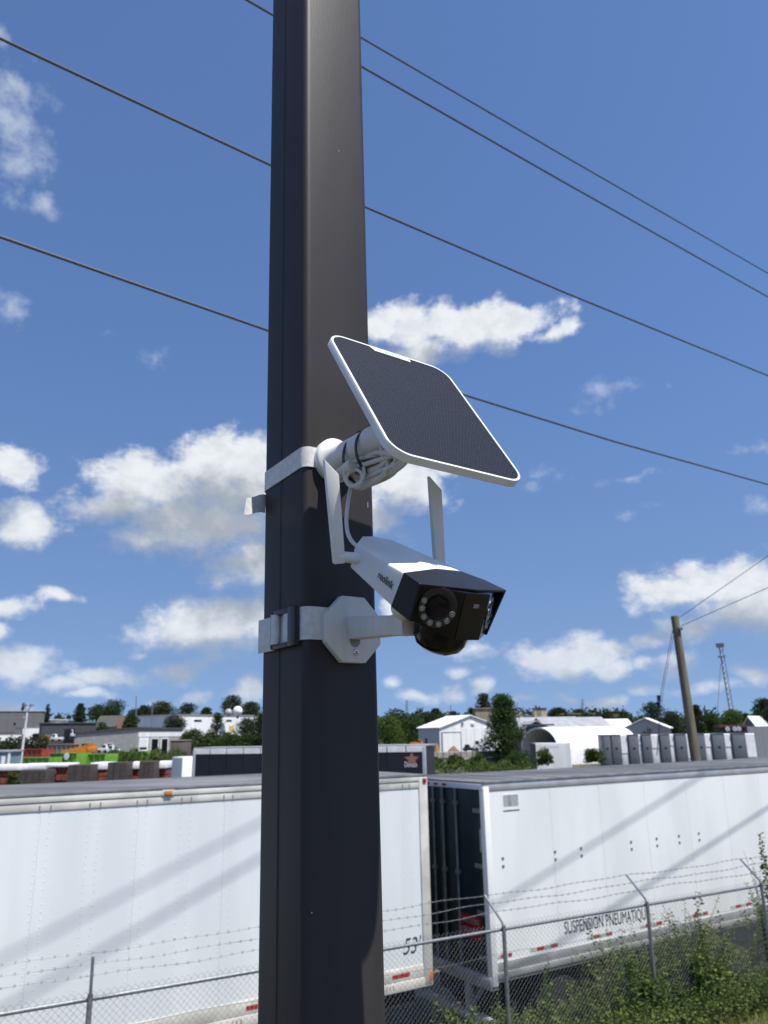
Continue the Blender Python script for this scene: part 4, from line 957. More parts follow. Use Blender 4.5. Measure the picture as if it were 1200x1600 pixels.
def frame2(x0, D0, x1, D1, y=1160):          # a facade between two picture columns at two depths, standing on the yard
    a, c = V((xpx(x0, D0, y), D0, 0)), V((xpx(x1, D1, y), D1, 0)); L = (c - a).length; x = (c - a) / L
    return Fr(a, x, V((-x.y, x.x, 0)), ZZ), L
def building(name, label, cat, x0, D0, x1, D1, ytop, dep, wm, rm, roof='flat', rise=0, over=.3, group=None):
    F, L = frame2(x0, D0, x1, D1); h = zpx((x0 + x1) / 2, ytop, (D0 + D1) / 2); root = thing(name, label, cat, F.o, group)
    if roof == 'gable_x':                    # ridge along the facade
        MB().prism(Fr(F.p(0, 0, 0), F.y, F.z, F.x), [(0, 0), (dep, 0), (dep, h - rise), (dep / 2, h - .15), (0, h - rise)], 0, L).build('wall', wm, root)
        for s in (0, 1):
            y0, y1 = (-over, dep / 2) if s == 0 else (dep + over, dep / 2)
            z0 = h - rise - over * rise / (dep / 2)
            MB().hexa([F.p(-over, y0, z0 + .02), F.p(L + over, y0, z0 + .02), F.p(L + over, y1, h), F.p(-over, y1, h), F.p(-over, y0, z0 + .2), F.p(L + over, y0, z0 + .2), F.p(L + over, y1, h + .18), F.p(-over, y1, h + .18)]).build('roof', rm, root)
    elif roof == 'gable_y':                  # ridge running away from the facade
        MB().prism(Fr(F.o, F.x, F.z, -F.y), [(0, 0), (L, 0), (L, h - rise), (L / 2, h - .15), (0, h - rise)], -dep, 0).build('wall', wm, root)
        for s in (0, 1):
            u0, u1 = (-over, L / 2) if s == 0 else (L + over, L / 2)
            z0 = h - rise - over * rise / (L / 2)
            MB().hexa([F.p(u0, -over, z0 + .02), F.p(u0, dep + over, z0 + .02), F.p(u1, dep + over, h), F.p(u1, -over, h), F.p(u0, -over, z0 + .2), F.p(u0, dep + over, z0 + .2), F.p(u1, dep + over, h + .18), F.p(u1, -over, h + .18)]).build('roof', rm, root)
    else:
        MB().box(F, 0, L, 0, dep, 0, h - .3).build('wall', wm, root)
        MB().box(F, -over, L + over, -over, dep + over, h - .29, h).build('roof', rm, root, bevel=.03)
    def sec_(name, xa, xb, ya, yb, m_, out=.06, d=.1, par=None):   # a piece on the facade between picture columns and rows
        (ua, zb_), (ub, _), (_, za_) = onface(F, xa, yb), onface(F, xb, yb), onface(F, (xa + xb) / 2, ya)
        zb2 = onface(F, (xa + xb) / 2, yb)[1]
        return MB().box(F, ua, ub, -out, d, zb2, za_).build(name, m_, par or root)
    return root, F, L, h, sec_
def window(sec_, xa, xb, ya, yb, fm=WALLW, name='window'):
    o = sec_(name, xa, xb, ya, yb, fm, .05); k = (xb - xa) * .12; sec_('pane', xa + k, xb - k, ya + (yb - ya) * .12, yb - (yb - ya) * .08, GLASSD, .08, .02, o); return o

# -- left of the pole
r_, F, L, h, s_ = building('warehouse', 'large dark grey sided warehouse at the far left with white lower wall', 'building', -60, 248, 65.5, 260, 1110.5, 30, SID_GREY, ROOFG)
s_('lower_wall', -60, 33, 1149, 1160, WALLW, .15); an = s_('entrance_block', 33, 63, 1138, 1162, WALLW, .6); s_('pane', 50, 61.5, 1146, 1157, GLASSD, .7, .0, an)
for k in range(9): s_('siding_panel', -58 + 13.6 * k, -44.9 + 13.6 * k, 1112.5, 1148.5 - .8 * k if k < 6 else 1137.5, SID_GREY, .10)
s_('vent', 21, 24, 1129, 1133, GLASSD, .18)
r_, F, L, h, s_ = building('workshop', 'dark low workshop with open black doorway between warehouse and beige garage', 'building', 63, 240, 148, 247, 1129, 12, SID_DARK, ROOFD)
s_('doorway', 99, 115.5, 1139, 1160, GLASSD, .08); s_('timber_wall', 64, 78, 1148, 1161, mat('brown_boards', (.22, .12, .05), .8), .12)  # the open doorway is a black slab standing for its unlit interior
b_ = building('house', 'far house with dark roof and brown chimney block behind the beige garage', 'building', 145, 335, 212, 335, 1118, 14, TAN, ROOFD, 'gable_x', 4.5)
b_[4]('chimney', 183, 191, 1125, 1138, mat('brick_tan', (.30, .16, .10), .85), .5); b_[4]('dormer', 193, 199, 1126, 1137, SID_GREY, .8)
building('flat_roof_building', 'small white flat roofed building under the conifer', 'building', 65, 300, 84, 300, 1124, 12, WALLW, WALLW)
# the beige garage stands corner on
F, L = frame2(116, 207, 215, 205); h0, h1 = zpx(116, 1147.5, 207), zpx(215, 1139.5, 205)
ga = thing('garage', 'long beige metal garage with dark open bay doors facing right', 'building', F.o)
F2, L2 = frame2(215, 205, 284, 226)
h1 = zpx(215, 1139, 205); back = F2.p(L2, 0, 0); fl = F.o - F2.o; far = back + fl
MB().hexa([F.o, F2.o, back, far, F.p(0, 0, h0), F2.p(0, 0, h1), F2.p(L2, 0, h1 - .2), far + ZZ * h0]).build('wall', BEIGE, ga)
MB().hexa([F.p(-.3, -.3, h0 + .02), F2.p(-.25, -.4, h1 + .02), F2.p(L2 + .3, -.3, h1 - .18), far + ZZ * (h0 + .02), F.p(-.3, -.3, h0 + .5), F2.p(-.25, -.4, h1 + .5), F2.p(L2 + .3, -.3, h1 + .32), far + ZZ * (h0 + .5)]).build('roof', ROOFD, ga)
def secF(F, name, xa, xb, ya, yb, m_, par, out=.06, d=.1):
    ua, ub = onface(F, xa, yb)[0], onface(F, xb, yb)[0]; xm = (xa + xb) / 2
    return MB().box(F, ua, ub, -out, d, onface(F, xm, yb)[1], onface(F, xm, ya)[1]).build(name, m_, par)
for k in range(16): secF(F, 'wall_panel', 118.4 + 6 * k, 124.2 + 6 * k, 1147.8 - .5 * k, 1176, BEIGE, ga, .05)
secF(F2, 'trim_board', 216, 284, 1144, 1151, WALLW, ga, .08)
for xa, xb, m_ in ((217, 229, WALLW), (235, 245, GLASSD), (251, 260, GLASSD)):
    d_ = secF(F2, 'door_frame', xa - 1.2, xb + 1.2, 1152.5, 1180, WALLW, ga, .12); secF(F2, 'bay_door', xa, xb, 1154.5, 1179, m_, d_, .18)  # near-black ones stand for open bays, their dark interior painted
secF(F2, 'window', 217.5, 228, 1167.5, 1170.5, GLASSD, ga, .25)
w_ = secF(F, 'window', 166, 176, 1161, 1170, WALLW, ga, .08); secF(F, 'pane', 167, 175.2, 1162, 1169.5, GLASSD, w_, .12)
F, L = frame2(266, 150, 287, 150); rc = thing('storage_container', 'rusty brown container against the right end of the beige garage', 'container', F.o)
MB().box(F, 0, L, 0, 6, 0, zpx(276, 1158, 150)).build('box', mat('dull_brown', (.11, .085, .07), .8), rc, bevel=.05)
MB().box(F, -.1, L + .1, -.1, 6.1, zpx(276, 1158, 150) + .01, zpx(276, 1156.3, 150)).build('lid', mat('faded_brown', (.24, .19, .16), .8), rc, bevel=.05)

r_, F, L, h, s_ = building('white_building', 'white flat roofed building with slit windows and a round white dome on top', 'building', 268, 306, 402, 344, 1117, 22, WALLW, ROOFG)
for xa, xb in ((301, 317), (352, 363)): window(s_, xa, xb, 1124, 1128, WALLW)
s_('wall_sign', 357.5, 365, 1134, 1142, mat('yellow_sign', (.55, .42, .10), .6), .1)
c = at(371.5, 1111, 322); MB().ball(c, 8 * 322 / FPX * .9, 12).build('roof_dome', WALLW, r_, smooth=True); MB().tube([c - ZZ * 3, c], .5, 8).build('dome_stand', STEEL_GREY, r_)
c = at(357, 1113.5, 325); MB().ball(c, 1.6, 10).build('roof_dome', ROOFG, r_, smooth=True)
c = at(305, 1115, 326); MB().box(WORLD.at(*c), -1.5, 1.5, -1, 1, -.8, .5).build('roof_unit', STEEL_GREY, r_)

hd_ = thing('hedge', 'dark clipped hedge in front of the grey warehouse', 'hedge', (xpx(36, 150), 150, 0)); rg = random.Random(5); b = MB()
for i in range(5200):
    x = rg.uniform(-14, 76); D = 150 + rg.uniform(-1.5, 1.5); top = 1152 + (4 if x < 12 else 0) + 3 * math.sin(x * .35) + 1.5 * math.sin(x * 1.1); z = rg.uniform(.1, zpx(x, top, D)) ** 1.0
    d = V((rg.gauss(0, 1), rg.gauss(-.5, 1), rg.gauss(.3, 1))).normalized(); b.add(leaf_quads(V((xpx(x, D, 1165), D, z)), d, rg.uniform(.25, .5), .25, rg), [(0, 1, 2, 3)])
b.build('foliage', LF_DARK, hd_, fix=False)

def skip(label, x0, x1, yt, yb, D, m_, logo=False, group=None):
    F, L = frame2(x0, D, x1, D * .985); zt, zb = zpx((x0 + x1) / 2, yt, D), max(0.0, zpx((x0 + x1) / 2, yb, D) - 1.2); F = F.at(0, 0, 0)
    r = thing('dumpster', label, 'dumpster', F.p(0, 0, zb), group); w = 2.4
    b = MB(); b.box(F, 0, L, 0, .08, zb, zt); b.box(F, 0, L, w - .08, w, zb, zt); b.box(F, 0, .08, .081, w - .081, zb, zt); b.box(F, L - .08, L, .081, w - .081, zb, zt); b.box(F, .081, L - .081, .081, w - .081, zb, zb + .1); b.build('bin', m_, r)
    for k in range(int(L / .9) + 1): MB().box(F, k * .9, k * .9 + .12, -.10, -.002, zb, zt - .12).build('rib', m_, r)
    MB().box(F, -.05, L + .05, -.12, .0, zt - .11, zt + .03).build('rim', m_, r, bevel=.02)
    if logo:
        c = onface(F, 105, 1181.5); MB().lathe(Fr(F.p(c[0], -.10, c[1]), F.x, F.z, -F.y), [(.42, 0), (.42, .03)], 24).build('logo_disc', SHEET, r)
skip('lime green roll off dumpster with a round white emblem', 80.5, 121, 1176.5, 1192, 98, GREENP, True, 'roll off dumpsters')
skip('plain lime green dumpster right of the one with the emblem', 121.5, 166, 1178, 1193, 99, GREENP, False, 'roll off dumpsters')
skip('low lime green dumpster behind the lamp post', 20, 79, 1183.5, 1194, 96, GREENP, False, 'roll off dumpsters')
skip('lime green dumpster half hidden in grass at far right', 186, 222, 1174, 1186, 112, GREENP, False, 'roll off dumpsters')
skip('red open top container behind the lamp post', 22, 67.5, 1170.5, 1184, 122, REDP, False, 'roll off dumpsters')
skip('faded brown open container behind the orange conveyor', 75, 124, 1163, 1184, 128, mat('faded_container', (.26, .21, .18), .8), False, 'roll off dumpsters')
F, L = frame2(-16, 82, 18.5, 82); zt = zpx(5, 1173.5, 82); sh_ = thing('site_cabin', 'blue grey site cabin with white door at the left edge', 'cabin', F.o)
MB().box(F, 0, L, 0, 2.5, 0, zt - .12).build('wall', BLUEG, sh_); MB().box(F, -.1, L + .15, -.12, 2.6, zt - .118, zt + .08).build('roof', ALU, sh_, bevel=.02)
MB().box(F, L * .62, L * .78, -.05, -.002, 0, zt - .5).build('door', WALLW, sh_); MB().box(F, L - .22, L + .02, -.06, -.002, 0, zt - .13).build('corner_trim', WALLW, sh_)
# orange conveyor
F, L = frame2(96, 118, 148, 118); z = lambda x, y: zpx(x, y, 118); cv = thing('conveyor', 'orange sloping screening conveyor behind the green dumpsters', 'machine', F.o)
ua = lambda x: onface(F, x, 1170)[0]
MB().prism(Fr(F.o, F.x, F.z, F.y), [(ua(96), z(96, 1173)), (ua(133), z(133, 1164)), (ua(135), z(135, 1176)), (ua(96), z(96, 1177))], 0, 1.6).build('boom', ORANGE, cv)
MB().box(F, ua(136), ua(146), 0, 1.8, z(140, 1176), z(140, 1167)).build('engine_box', ORANGE, cv, bevel=.05)
for x, y in ((134, 1163), (137, 1160.5), (141, 1162)): MB().box(F, ua(x), ua(x + 2.6), .2, 1.2, z(x, 1170), z(x, y)).build('hopper_plate', ORANGE, cv)
for x in (104, 122, 138): MB().box(F, ua(x), ua(x) + .2, .3, .5, 0, z(x, 1174)).build('leg', ORANGE, cv)
MB().box(F, ua(125), ua(134), .4, 1.4, z(130, 1166), z(130, 1162)).build('cover', BLACK_STEEL, cv)

def truck(name, label, x0, x1, yt, yb, D, body, cat='truck', flip=False, group=None):
    F, L = frame2(x0, D, x1, D); xm = (x0 + x1) / 2; hgt = abs(zpx(xm, yt, D) - zpx(xm, yb, D)); zb = max(0, zpx(xm, yb, D)); G = F.at(0, 0, zb); r = thing(name, label, cat, G.o, group)
    pr = [(0, .25), (.02, .55), (.12, .62), (.20, .97), (.50, 1.0), (.60, .62), (.97, .58), (1, .25)] if cat == 'car' else [(0, .22), (0, .55), (.06, .62), (.14, .98), (.40, 1.0), (.42, .6), (1, .58), (1, .22)]
    if flip: pr = [(1 - a, c) for a, c in pr][::-1]
    P = [(a * L, c * hgt) for a, c in pr]; dpt = min(1.9, L * .45)
    MB().prism(Fr(G.o, G.x, G.z, -G.y), P, -dpt, 0).build('body', body, r, bevel=.06)
    k = (1 - .52, 1 - .15) if flip else (.15, .40)
    MB().box(G, k[0] * L, k[1] * L, -.03, .02, .66 * hgt, .92 * hgt).build('window', GLASSD, r)
    for u in (.2, .8):
        MB().lathe(Fr(G.p(u * L, -.04, .2 * hgt), G.x, G.z, G.y), [(.19 * hgt, 0), (.19 * hgt, .25)], 16).build('wheel', RUBBER, r)
    return r
truck('pickup_truck', 'white truck parked at the dark workshop', 78, 96, 1147, 1159, 235, CARW)
truck('box_truck', 'white vehicle inside the dark doorway of the workshop', 108.5, 116, 1140, 1156, 240, CARW)
truck('pickup_truck', 'white pickup at the beige garage, right hand one', 168, 188, 1164, 1180, 150, CARW)
truck('pickup_truck', 'white pickup with dark hood behind the dumpsters, left hand one', 153, 168, 1163, 1177, 160, CARW, flip=True)

# stacks of red timber under white sheets, brown panels between
def stack(label, x0, x1, ys, yr, yb, D, nb, group='sheeted stacks in the row behind the left trailer'):
    F, L = frame2(x0, D, x1, D); xm = (x0 + x1) / 2; z0, z1, z2 = max(0, zpx(xm, yb, D)), zpx(xm, yr, D), zpx(xm, ys, D); r = thing('timber_stack', label, 'timber stack', F.p(0, 0, 0), group); rg = random.Random(int(x0) + 900)
    rows = max(3, int(z1 / .42))
    for k in range(rows):
        a, c = z1 * k / rows, z1 * (k + 1) / rows
        for q in range(nb):
            MB().box(F, L * q / nb + .02, L * (q + 1) / nb - .02, rg.uniform(-.12, .1), 2.0, a + .03, c - .03).build('beam', REDB, r)
    MB().box(F, -.05, L + .05, -.15, 2.1, z1 + .01, z2).build('cover_sheet', SHEET, r, bevel=.06)
stack('red timber stack under white sheet at far left edge of the row', -8, 36, 1195, 1204.5, 1226, 60, 3)
stack('red timber stack behind the wide brown bin', 36, 77, 1193.5, 1203, 1224, 61, 2)
stack('red timber stack with thin white cover right of the wide brown bin', 77, 110, 1193, 1199, 1222, 60.5, 2)
stack('sheeted red stack between the second and third brown bins', 146, 171, 1191.5, 1203, 1217, 60, 2)
stack('sheeted red stack between the third and fourth brown bins', 200, 220, 1191, 1202, 1214, 60, 2)
stack('sheeted red stack left of the white cabinet', 242, 262, 1190, 1201, 1211, 60, 2)
def panel(label, x0, x1, yt, D):
    F, L = frame2(x0, D, x1, D); zt = zpx((x0 + x1) / 2, yt, D); r = thing('storage_bin', label, 'bin', F.o, 'brown panel bins in the row behind the left trailer')
    MB().box(F, 0, L, 0, 1.6, 0, zt).build('box', TARP, r, bevel=.03)
    n = max(3, int(L / .45))
    for k in range(n): MB().box(F, L * k / n + .02, L * (k + 1) / n - .02, -.04, -.002, .05, zt - .05).build('board', TARP, r)
panel('wide brown boarded bin, leftmost in the row', 36, 77, 1203, 58.5)
panel('brown boarded bin in front of the emblem dumpster', 110, 146, 1195, 58.5)
panel('brown boarded bin below the right hand white pickup', 171, 201, 1191, 58.5)
panel('brown boarded bin nearest the white cabinet', 220, 243, 1189.5, 58.5)
F, L = frame2(273, 56, 287, 55); cb = thing('white_cabinet', 'upright white metal cabinet left of the black trailer', 'cabinet', F.o)
zt = zpx(280, 1183, 55); MB().box(F, -.3, L, .02, 1.2, 0, zt).build('box', WALLW, cb, bevel=.02)
for k in range(4): MB().box(F, L * k / 4 + .01, L * (k + 1) / 4 - .01, -.02, .018, .1, zt - .05).build('ribbed_panel', WALLW, cb)
b = MB(); rg = random.Random(8)
for i in range(5000):
    x = rg.uniform(165, 292); D = rg.uniform(104, 118); zt = max(.3, zpx(x, 1177 + 3 * math.sin(x * .2) + rg.uniform(-2, 6), D)); z = rg.uniform(0, zt)
    b.add(leaf_quads(V((xpx(x, D, 1180), D, z)), V((rg.gauss(0, .5), rg.gauss(0, .5), 1)).normalized(), rg.uniform(.4, .9), .16, rg), [(0, 1, 2, 3)])
tag(b.build('tall_grass', LF_LIGHT, fix=False), kind='stuff')

# black trailer in the second row
F, L = frame2(303, 47.5, 664, 43.5); KB = F.o; bt_ = thing('semi_trailer', 'black sided semi trailer with white top rail and star emblem in the second row', 'trailer', KB)
zt = zpx(480, 1167.5, 45.5); DW = 2.6
MB().box(F, .1, L - .1, .012, DW - .012, 1.1, zt - .1).build('body', NAVY, bt_)
npn = 13
for k in range(npn):
    a, c = L * k / npn + .12 * (k == 0), L * (k + 1) / npn - .12 * (k == npn - 1)
    MB().box(F, a + .01, c - .01, -.012, .011, 1.3, zt - .33).build('side_panel', NAVY, bt_, bevel=.004, seg=1)
for k in range(npn): MB().box(F, L * k / npn + .03, L * (k + 1) / npn - .03, -.03, .03, zt - .32, zt - .02).build('rail_section', SHEET, bt_, bevel=.01, seg=1)
MB().box(F, 0, L, -.02, DW, zt - .018, zt + .06).build('roof', ROOFG, bt_, bevel=.01)
MB().box(F, 0, L, -.03, .05, 1.05, 1.28).build('bottom_rail', ALU, bt_)
for a, c in ((-.02, .16), (L - .17, L + .02)): MB().box(F, a, c, -.035, .12, 1.05, zt - .03).build('corner_post', ALU, bt_, bevel=.02)
F3 = Fr(F.p(-.02, 0, 0), F.y, -F.x, ZZ); MB().box(F3, .14, DW, -.01, .1, 1.1, zt - .1).build('end_frame', ALU, bt_); MB().box(F3, .3, DW - .2, .012, .02, 1.3, zt - .3).build('end_door', BLACK_STEEL, bt_); MB().box(F3, DW - .1, DW + .05, .0, .12, 1.05, zt - .03).build('corner_post', ALU, bt_)
for u in (1.5, 2.8, L - 3):
    ty, rm = wheel(F, u, .04); o = ty.build('wheel', RUBBER, bt_, smooth=True); rm.build('rim', STEEL_GREY, o, smooth=True)
cu, cz = onface(F, 643.5, 1186); star = []
for k in range(10):
    a = math.pi / 2 + k * math.pi / 5; q = .36 if k % 2 == 0 else .16; star.append((q * math.cos(a) * 1.25, q * math.sin(a)))
MB().prism(Fr(F.p(cu, -.0125, cz), F.x, F.z, -F.y), star, 0, .006).build('star_emblem', mat('emblem_orange', (.34, .14, .09), .5), bt_)
ta, tz = onface(F, 632, 1198.5); text('lettering', 'Denton', Fr(F.p(ta, -.0130, tz), F.x, F.z, -F.y), .40, SHEET, bt_, xs=.58)

# -- right of the pole
r_, F, L, h, s_ = building('white_shed', 'white gabled metal shed with roll up door beside the leafy tree', 'building', 687.5, 170, 782, 178, 1118.3, 8.5, WALLW, WALLW, 'gable_y', 2.45, .35)
dfm = s_('door_frame', 690, 721.5, 1143.5, 1176, STEEL_GREY, .08); s_('roll_door', 692, 720, 1145.5, 1176, WALLW, .13, .05, dfm)
cu, cz = onface(F, 738, 1130.5); MB().lathe(Fr(F.p(cu, -.05, cz), F.x, F.z, -F.y), [(.5, 0), (.5, .1), (1e-4, .3)], 18).build('round_vent', SHEET, r_)
cu, cz = onface(F, 722, 1131); MB().box(F, cu - .25, cu + .25, -.2, .0, cz - .3, cz + .3).build('lamp', STEEL_GREY, r_)
for k in range(9): s_('wall_panel', 723 + 6.4 * k, 728.8 + 6.4 * k, 1137.5, 1176, WALLW, .04)
# side wall of the shed runs back along its own left edge; its shade is painted as a greyer sheet
MB().box(F, -.06, -.002, .05, 8.4, 0, h - 2.6).build('side_wall', mat('painted_shade_metal', (.42, .43, .45), .5), r_)
def mound(name, label, x0, x1, D, yt, m_, cat):
    X0, X1 = xpx(x0, D), xpx(x1, D); hz = zpx((x0 + x1) / 2, yt, D); r = thing(name, label, cat, ((X0 + X1) / 2, D, 0)); b = MB(); n = 14; rg = random.Random(int(x0))
    vs, fs = [], []
    for k in range(7):
        f = k / 6; rr = (1 - f) ** .9
        for i in range(n): a = 2 * math.pi * i / n; q = 1 + rg.uniform(-.12, .12); vs.append(((X0 + X1) / 2 + (X1 - X0) / 2 * rr * q * math.cos(a), D + (X1 - X0) * .4 * rr * q * math.sin(a), hz * f ** .9))
    for k in range(6):
        for i in range(n): fs.append((k * n + i, k * n + (i + 1) % n, (k + 1) * n + (i + 1) % n, (k + 1) * n + i))
    b.add(vs, fs).build('heap', m_, r, smooth=True, angle=80)
mound('dirt_pile', 'brown dirt pile in front of the roll up door', 688, 728, 150, 1165, DIRT, 'dirt pile')
mound('dirt_pile', 'small ochre dirt pile left of the white shed door', 672, 692, 140, 1160, mat('ochre_dirt', (.25, .17, .06), .9), 'dirt pile')
truck('parked_car', 'dark car parked in front of the white shed', 723, 743, 1163, 1176, 150, CARD, 'car')
truck('pickup_truck', 'white pickup with open hood beside the leafy tree', 740, 760, 1156, 1176, 145, CARW)
truck('parked_car', 'white car nosing out behind the leafy tree', 755, 775, 1165, 1178, 140, CARW, 'car')
truck('loader', 'small orange loader by the trees right of the steel pole', 641, 661, 1156, 1165, 150, ORANGE, flip=True)
truck('dark_truck', 'dark truck at the left wall of the white shed', 663, 675, 1152, 1178, 130, CARD)
# retaining wall of concrete blocks
F, L = frame2(664, 104, 782, 106); rw = thing('retaining_wall', 'low retaining wall of grey concrete blocks below the white shed', 'wall', F.o); zt = zpx(720, 1174, 105); rg = random.Random(4); nb = 13
for k in range(nb):
    for row in range(3):
        o = .5 * (row % 2) * L / nb; MB().box(F, k * L / nb + .03 + o, (k + 1) * L / nb - .03 + o, rg.uniform(-.06, .06), .8, zt * row / 3 + .02, zt * (row + 1) / 3 - .02).build('block', CONCRETE, rw, bevel=.04, seg=1)
# quonset
zq = lambda x, y, D: zpx(x, y, D)
F, L = frame2(873, 119, 999, 127); qn = thing('quonset_hut', 'white fabric covered quonset hut with an open left end', 'building', F.o); hq = zpx(940, 1135, 123); wq = 9.0
Fq = Fr(F.p(0, wq / 2, 0), F.y, ZZ, F.x); arc = [(wq / 2 * math.cos(math.pi * k / 20), hq * (math.sin(math.pi * k / 20) ** .62)) for k in range(21)]; inn = [(a * .965, c * .965) for a, c in arc]
b = MB(); b.add([Fq.p(a, c, z) for z in (0, L) for a, c in arc] + [Fq.p(a, c, z) for z in (0, L) for a, c in inn], [f for k in range(20) for f in ((k, k + 1, 22 + k, 21 + k), (42 + k, 63 + k, 64 + k, 43 + k), (k, 42 + k, 43 + k, k + 1), (21 + k, 22 + k, 64 + k, 63 + k))]); b.build('cover', SHEET, qn, smooth=True, angle=40)
b = MB(); b.add([Fq.p(a, c, L - .1) for a, c in inn], [tuple(range(21))]); b.build('end_wall', SHEET, qn)
for k in range(1, 8):
    b = MB(); b.tube([Fq.p(a * 1.003, c * 1.003, L * k / 8) for a, c in arc], .035, 5); b.build('cover_hoop', SHEET, qn, smooth=True)
MB().box(F, 1.2, 3.0, 1.8, 6.5, 0, 2.4).build('stored_load', mat('rust_orange', (.34, .13, .05), .8), qn, bevel=.1)
# dark open shed in front of long pale wall
r_, F, L, h, s_ = building('open_shed', 'dark open fronted shed with pale metal roof left of the quonset hut', 'building', 813, 152, 866, 152, 1127, 13, SID_DARK, ROOFG, 'gable_y', 1.7)
s_('opening', 826, 850, 1134.5, 1168, GLASSD, .1); s_('post', 815, 824, 1136, 1178, SID_GREY, .2); s_('post', 851, 858, 1134, 1175, STEEL_GREY, .15); s_('painted_beam_shadow', 816, 866, 1131.5, 1134, SID_DARK, .3)  # opening's dark interior and the beam's shadow are put in as dark boards
building('long_shed', 'long white walled shed with grey roof behind the quonset hut', 'building', 860, 165, 962, 168, 1121, 12, WALLW, ROOFG, 'gable_x', 2.4)
building('pale_roof_building', 'long pale roofed building above the open shed', 'building', 815, 230, 910, 230, 1120.5, 14, WALLW, ROOFG, 'gable_x', 2.6)
building('far_building', 'far tan flat building on the skyline right of the cream tower', 'building', 881, 330, 934, 330, 1114.5, 12, TAN, TAN)
r_, F, L, h, s_ = building('cream_tower', 'cream block tower with grey top on the skyline', 'building', 838.5, 330, 857.5, 330, 1106, 5, WALLC, ROOFD); s_('painted_shade_panel', 838.8, 847, 1107, 1124, TAN, .05)  # shade on the tower's left half is painted as a tan panel
building('cream_house', 'cream gabled house left of the cream tower', 'building', 809, 330, 829, 330, 1114, 8, WALLC, TAN, 'gable_y', 2)
building('brown_block', 'small brown block in the far trees right of the tan building', 'building', 962, 330, 974, 330, 1111, 4, mat('brick_brown', (.20, .10, .06), .85), ROOFD)
building('tan_block', 'tan block behind the top of the leafy tree', 'building', 745, 250, 778, 250, 1106, 8, TAN, TAN)
r_, F, L, h, s_ = building('gabled_house', 'grey gabled house with white metal roof left of the wooden pole', 'building', 978, 179, 1045, 175, 1122.5, 6, mat('pale_grey_wall', (.33, .34, .35), .7), WALLW, 'gable_y', 2.0, .5)
building('white_roof_wing', 'low white roofed wing left of the gabled house', 'building', 950, 190, 992, 190, 1124, 10, WALLW, WALLW, 'gable_x', 1.8)
r_, F, L, h, s_ = building('small_barn', 'small shed with bright white roof at the right edge', 'building', 1163, 165, 1186, 163, 1120, 8, SID_GREY, WALLW, 'gable_y', 2.2, .3)
# white slatted container
F, L = frame2(836.5, 106, 891, 106.5); wc = thing('slatted_container', 'white slatted container with faint blue lettering left of the quonset hut', 'container', F.o); zt = zpx(864, 1161, 106)
MB().box(F, 0, L, .03, 2.4, 0, zt).build('box', WALLW, wc)
nsl = 22
for k in range(nsl): MB().box(F, L * k / nsl + .02, L * (k + 1) / nsl - .06, -.03, .028, .05, zt - .03).build('slat', WALLW, wc)
F3 = Fr(F.o, F.y, -F.x, ZZ); MB().box(F3, .05, 2.4, .002, .06, 0, zt).build('side_panel', SID_GREY, wc)
ta, tz = onface(F, 851, 1168); text('lettering', 'STORAGE', Fr(F.p(ta, -.034, tz - .1), F.x, F.z, -F.y), .42, mat('faded_blue', (.25, .36, .50), .7), wc)
# row of grey cabinets and white crates
D_c = 112
def crate(x0, x1, yt, grey, label, ybot=None):
    F, L = frame2(x0, D_c, x1, D_c); zt = zpx((x0 + x1) / 2, yt, D_c); nmn = 'storage_unit' if grey else 'white_crate'
    r = thing(nmn, label, 'storage unit' if grey else 'crate', F.o, 'grey storage units in the row' if grey else 'white crates in the row'); dp = 2.6; zb = 0.0
    if not grey and ybot: zb = max(0, zpx((x0 + x1) / 2, ybot, D_c))
    mt = CABG if grey else SHEET
    MB().box(F, .02, L - .02, .04 if grey else .3, dp, 0, zt).build('box', mt, r, bevel=.04)
    if grey:
        MB().box(F, .10, L - .10, -.005, .039, .2, zt - .12).build('door', CABG, r, bevel=.015); MB().box(F, L * .42, L * .62, -.05, -.006, zt * .55, zt * .60).build('handle', BLACK_STEEL, r)
        MB().box(F, -.02, L + .02, -.03, dp + .03, zt + .002, zt + .10).build('lid', STEEL_GREY, r)
    else: MB().box(F, .06, L - .06, .24, .299, zb + .1, zt - .1).build('panel', SHEET, r)
ords = ['first', 'second', 'third', 'fourth', 'fifth', 'sixth', 'seventh', 'eighth']
gl = [(942, 954.5), (955, 970), (982, 998), (1003, 1018), (1031.5, 1047), (1055, 1073), (1088, 1102), (1113, 1133), (1144.5, 1166)]
gn = ['grey storage unit at the left end of the row beside the quonset hut', 'grey storage unit touching the leftmost one', 'grey storage unit right of the first wide white crate', 'grey storage unit left of the second wide white crate', 'grey storage unit right of the second wide white crate', 'grey storage unit just left of the wooden pole', 'grey storage unit just right of the wooden pole', 'grey storage unit second from the right end of the row', 'grey storage unit at the right end of the row']
for (a, c), l in zip(gl, gn): crate(a, c, 1149 - (a - 942) * .012, True, l)
wl = [(970.5, 981.5, 'white crate between the second and third grey units', 1178), (998.3, 1002.7, 'narrow white crate left of the fourth grey unit', 1165), (1018.5, 1031, 'wide white crate left of centre in the row', 1170), (1047.5, 1054.5, 'white crate second to the left of the wooden pole', 1166), (1073.5, 1082, 'white crate touching the wooden pole', 1186), (1102.5, 1112.5, 'white crate first to the right of the wooden pole', 1168), (1133.5, 1144, 'white crate left of the last grey unit', 1168), (1166.5, 1182, 'white crate closing the right end of the row', 1184)]
for a, c, l, yb in wl: crate(a, c, 1148.5 - (a - 942) * .012, False, l, yb)
F, L = frame2(1126, 150, 1171, 150); ft = thing('flatbed_truck', 'dark red flatbed truck behind the row of grey units', 'truck', F.o); z = lambda y: zpx(1148, y, 150)
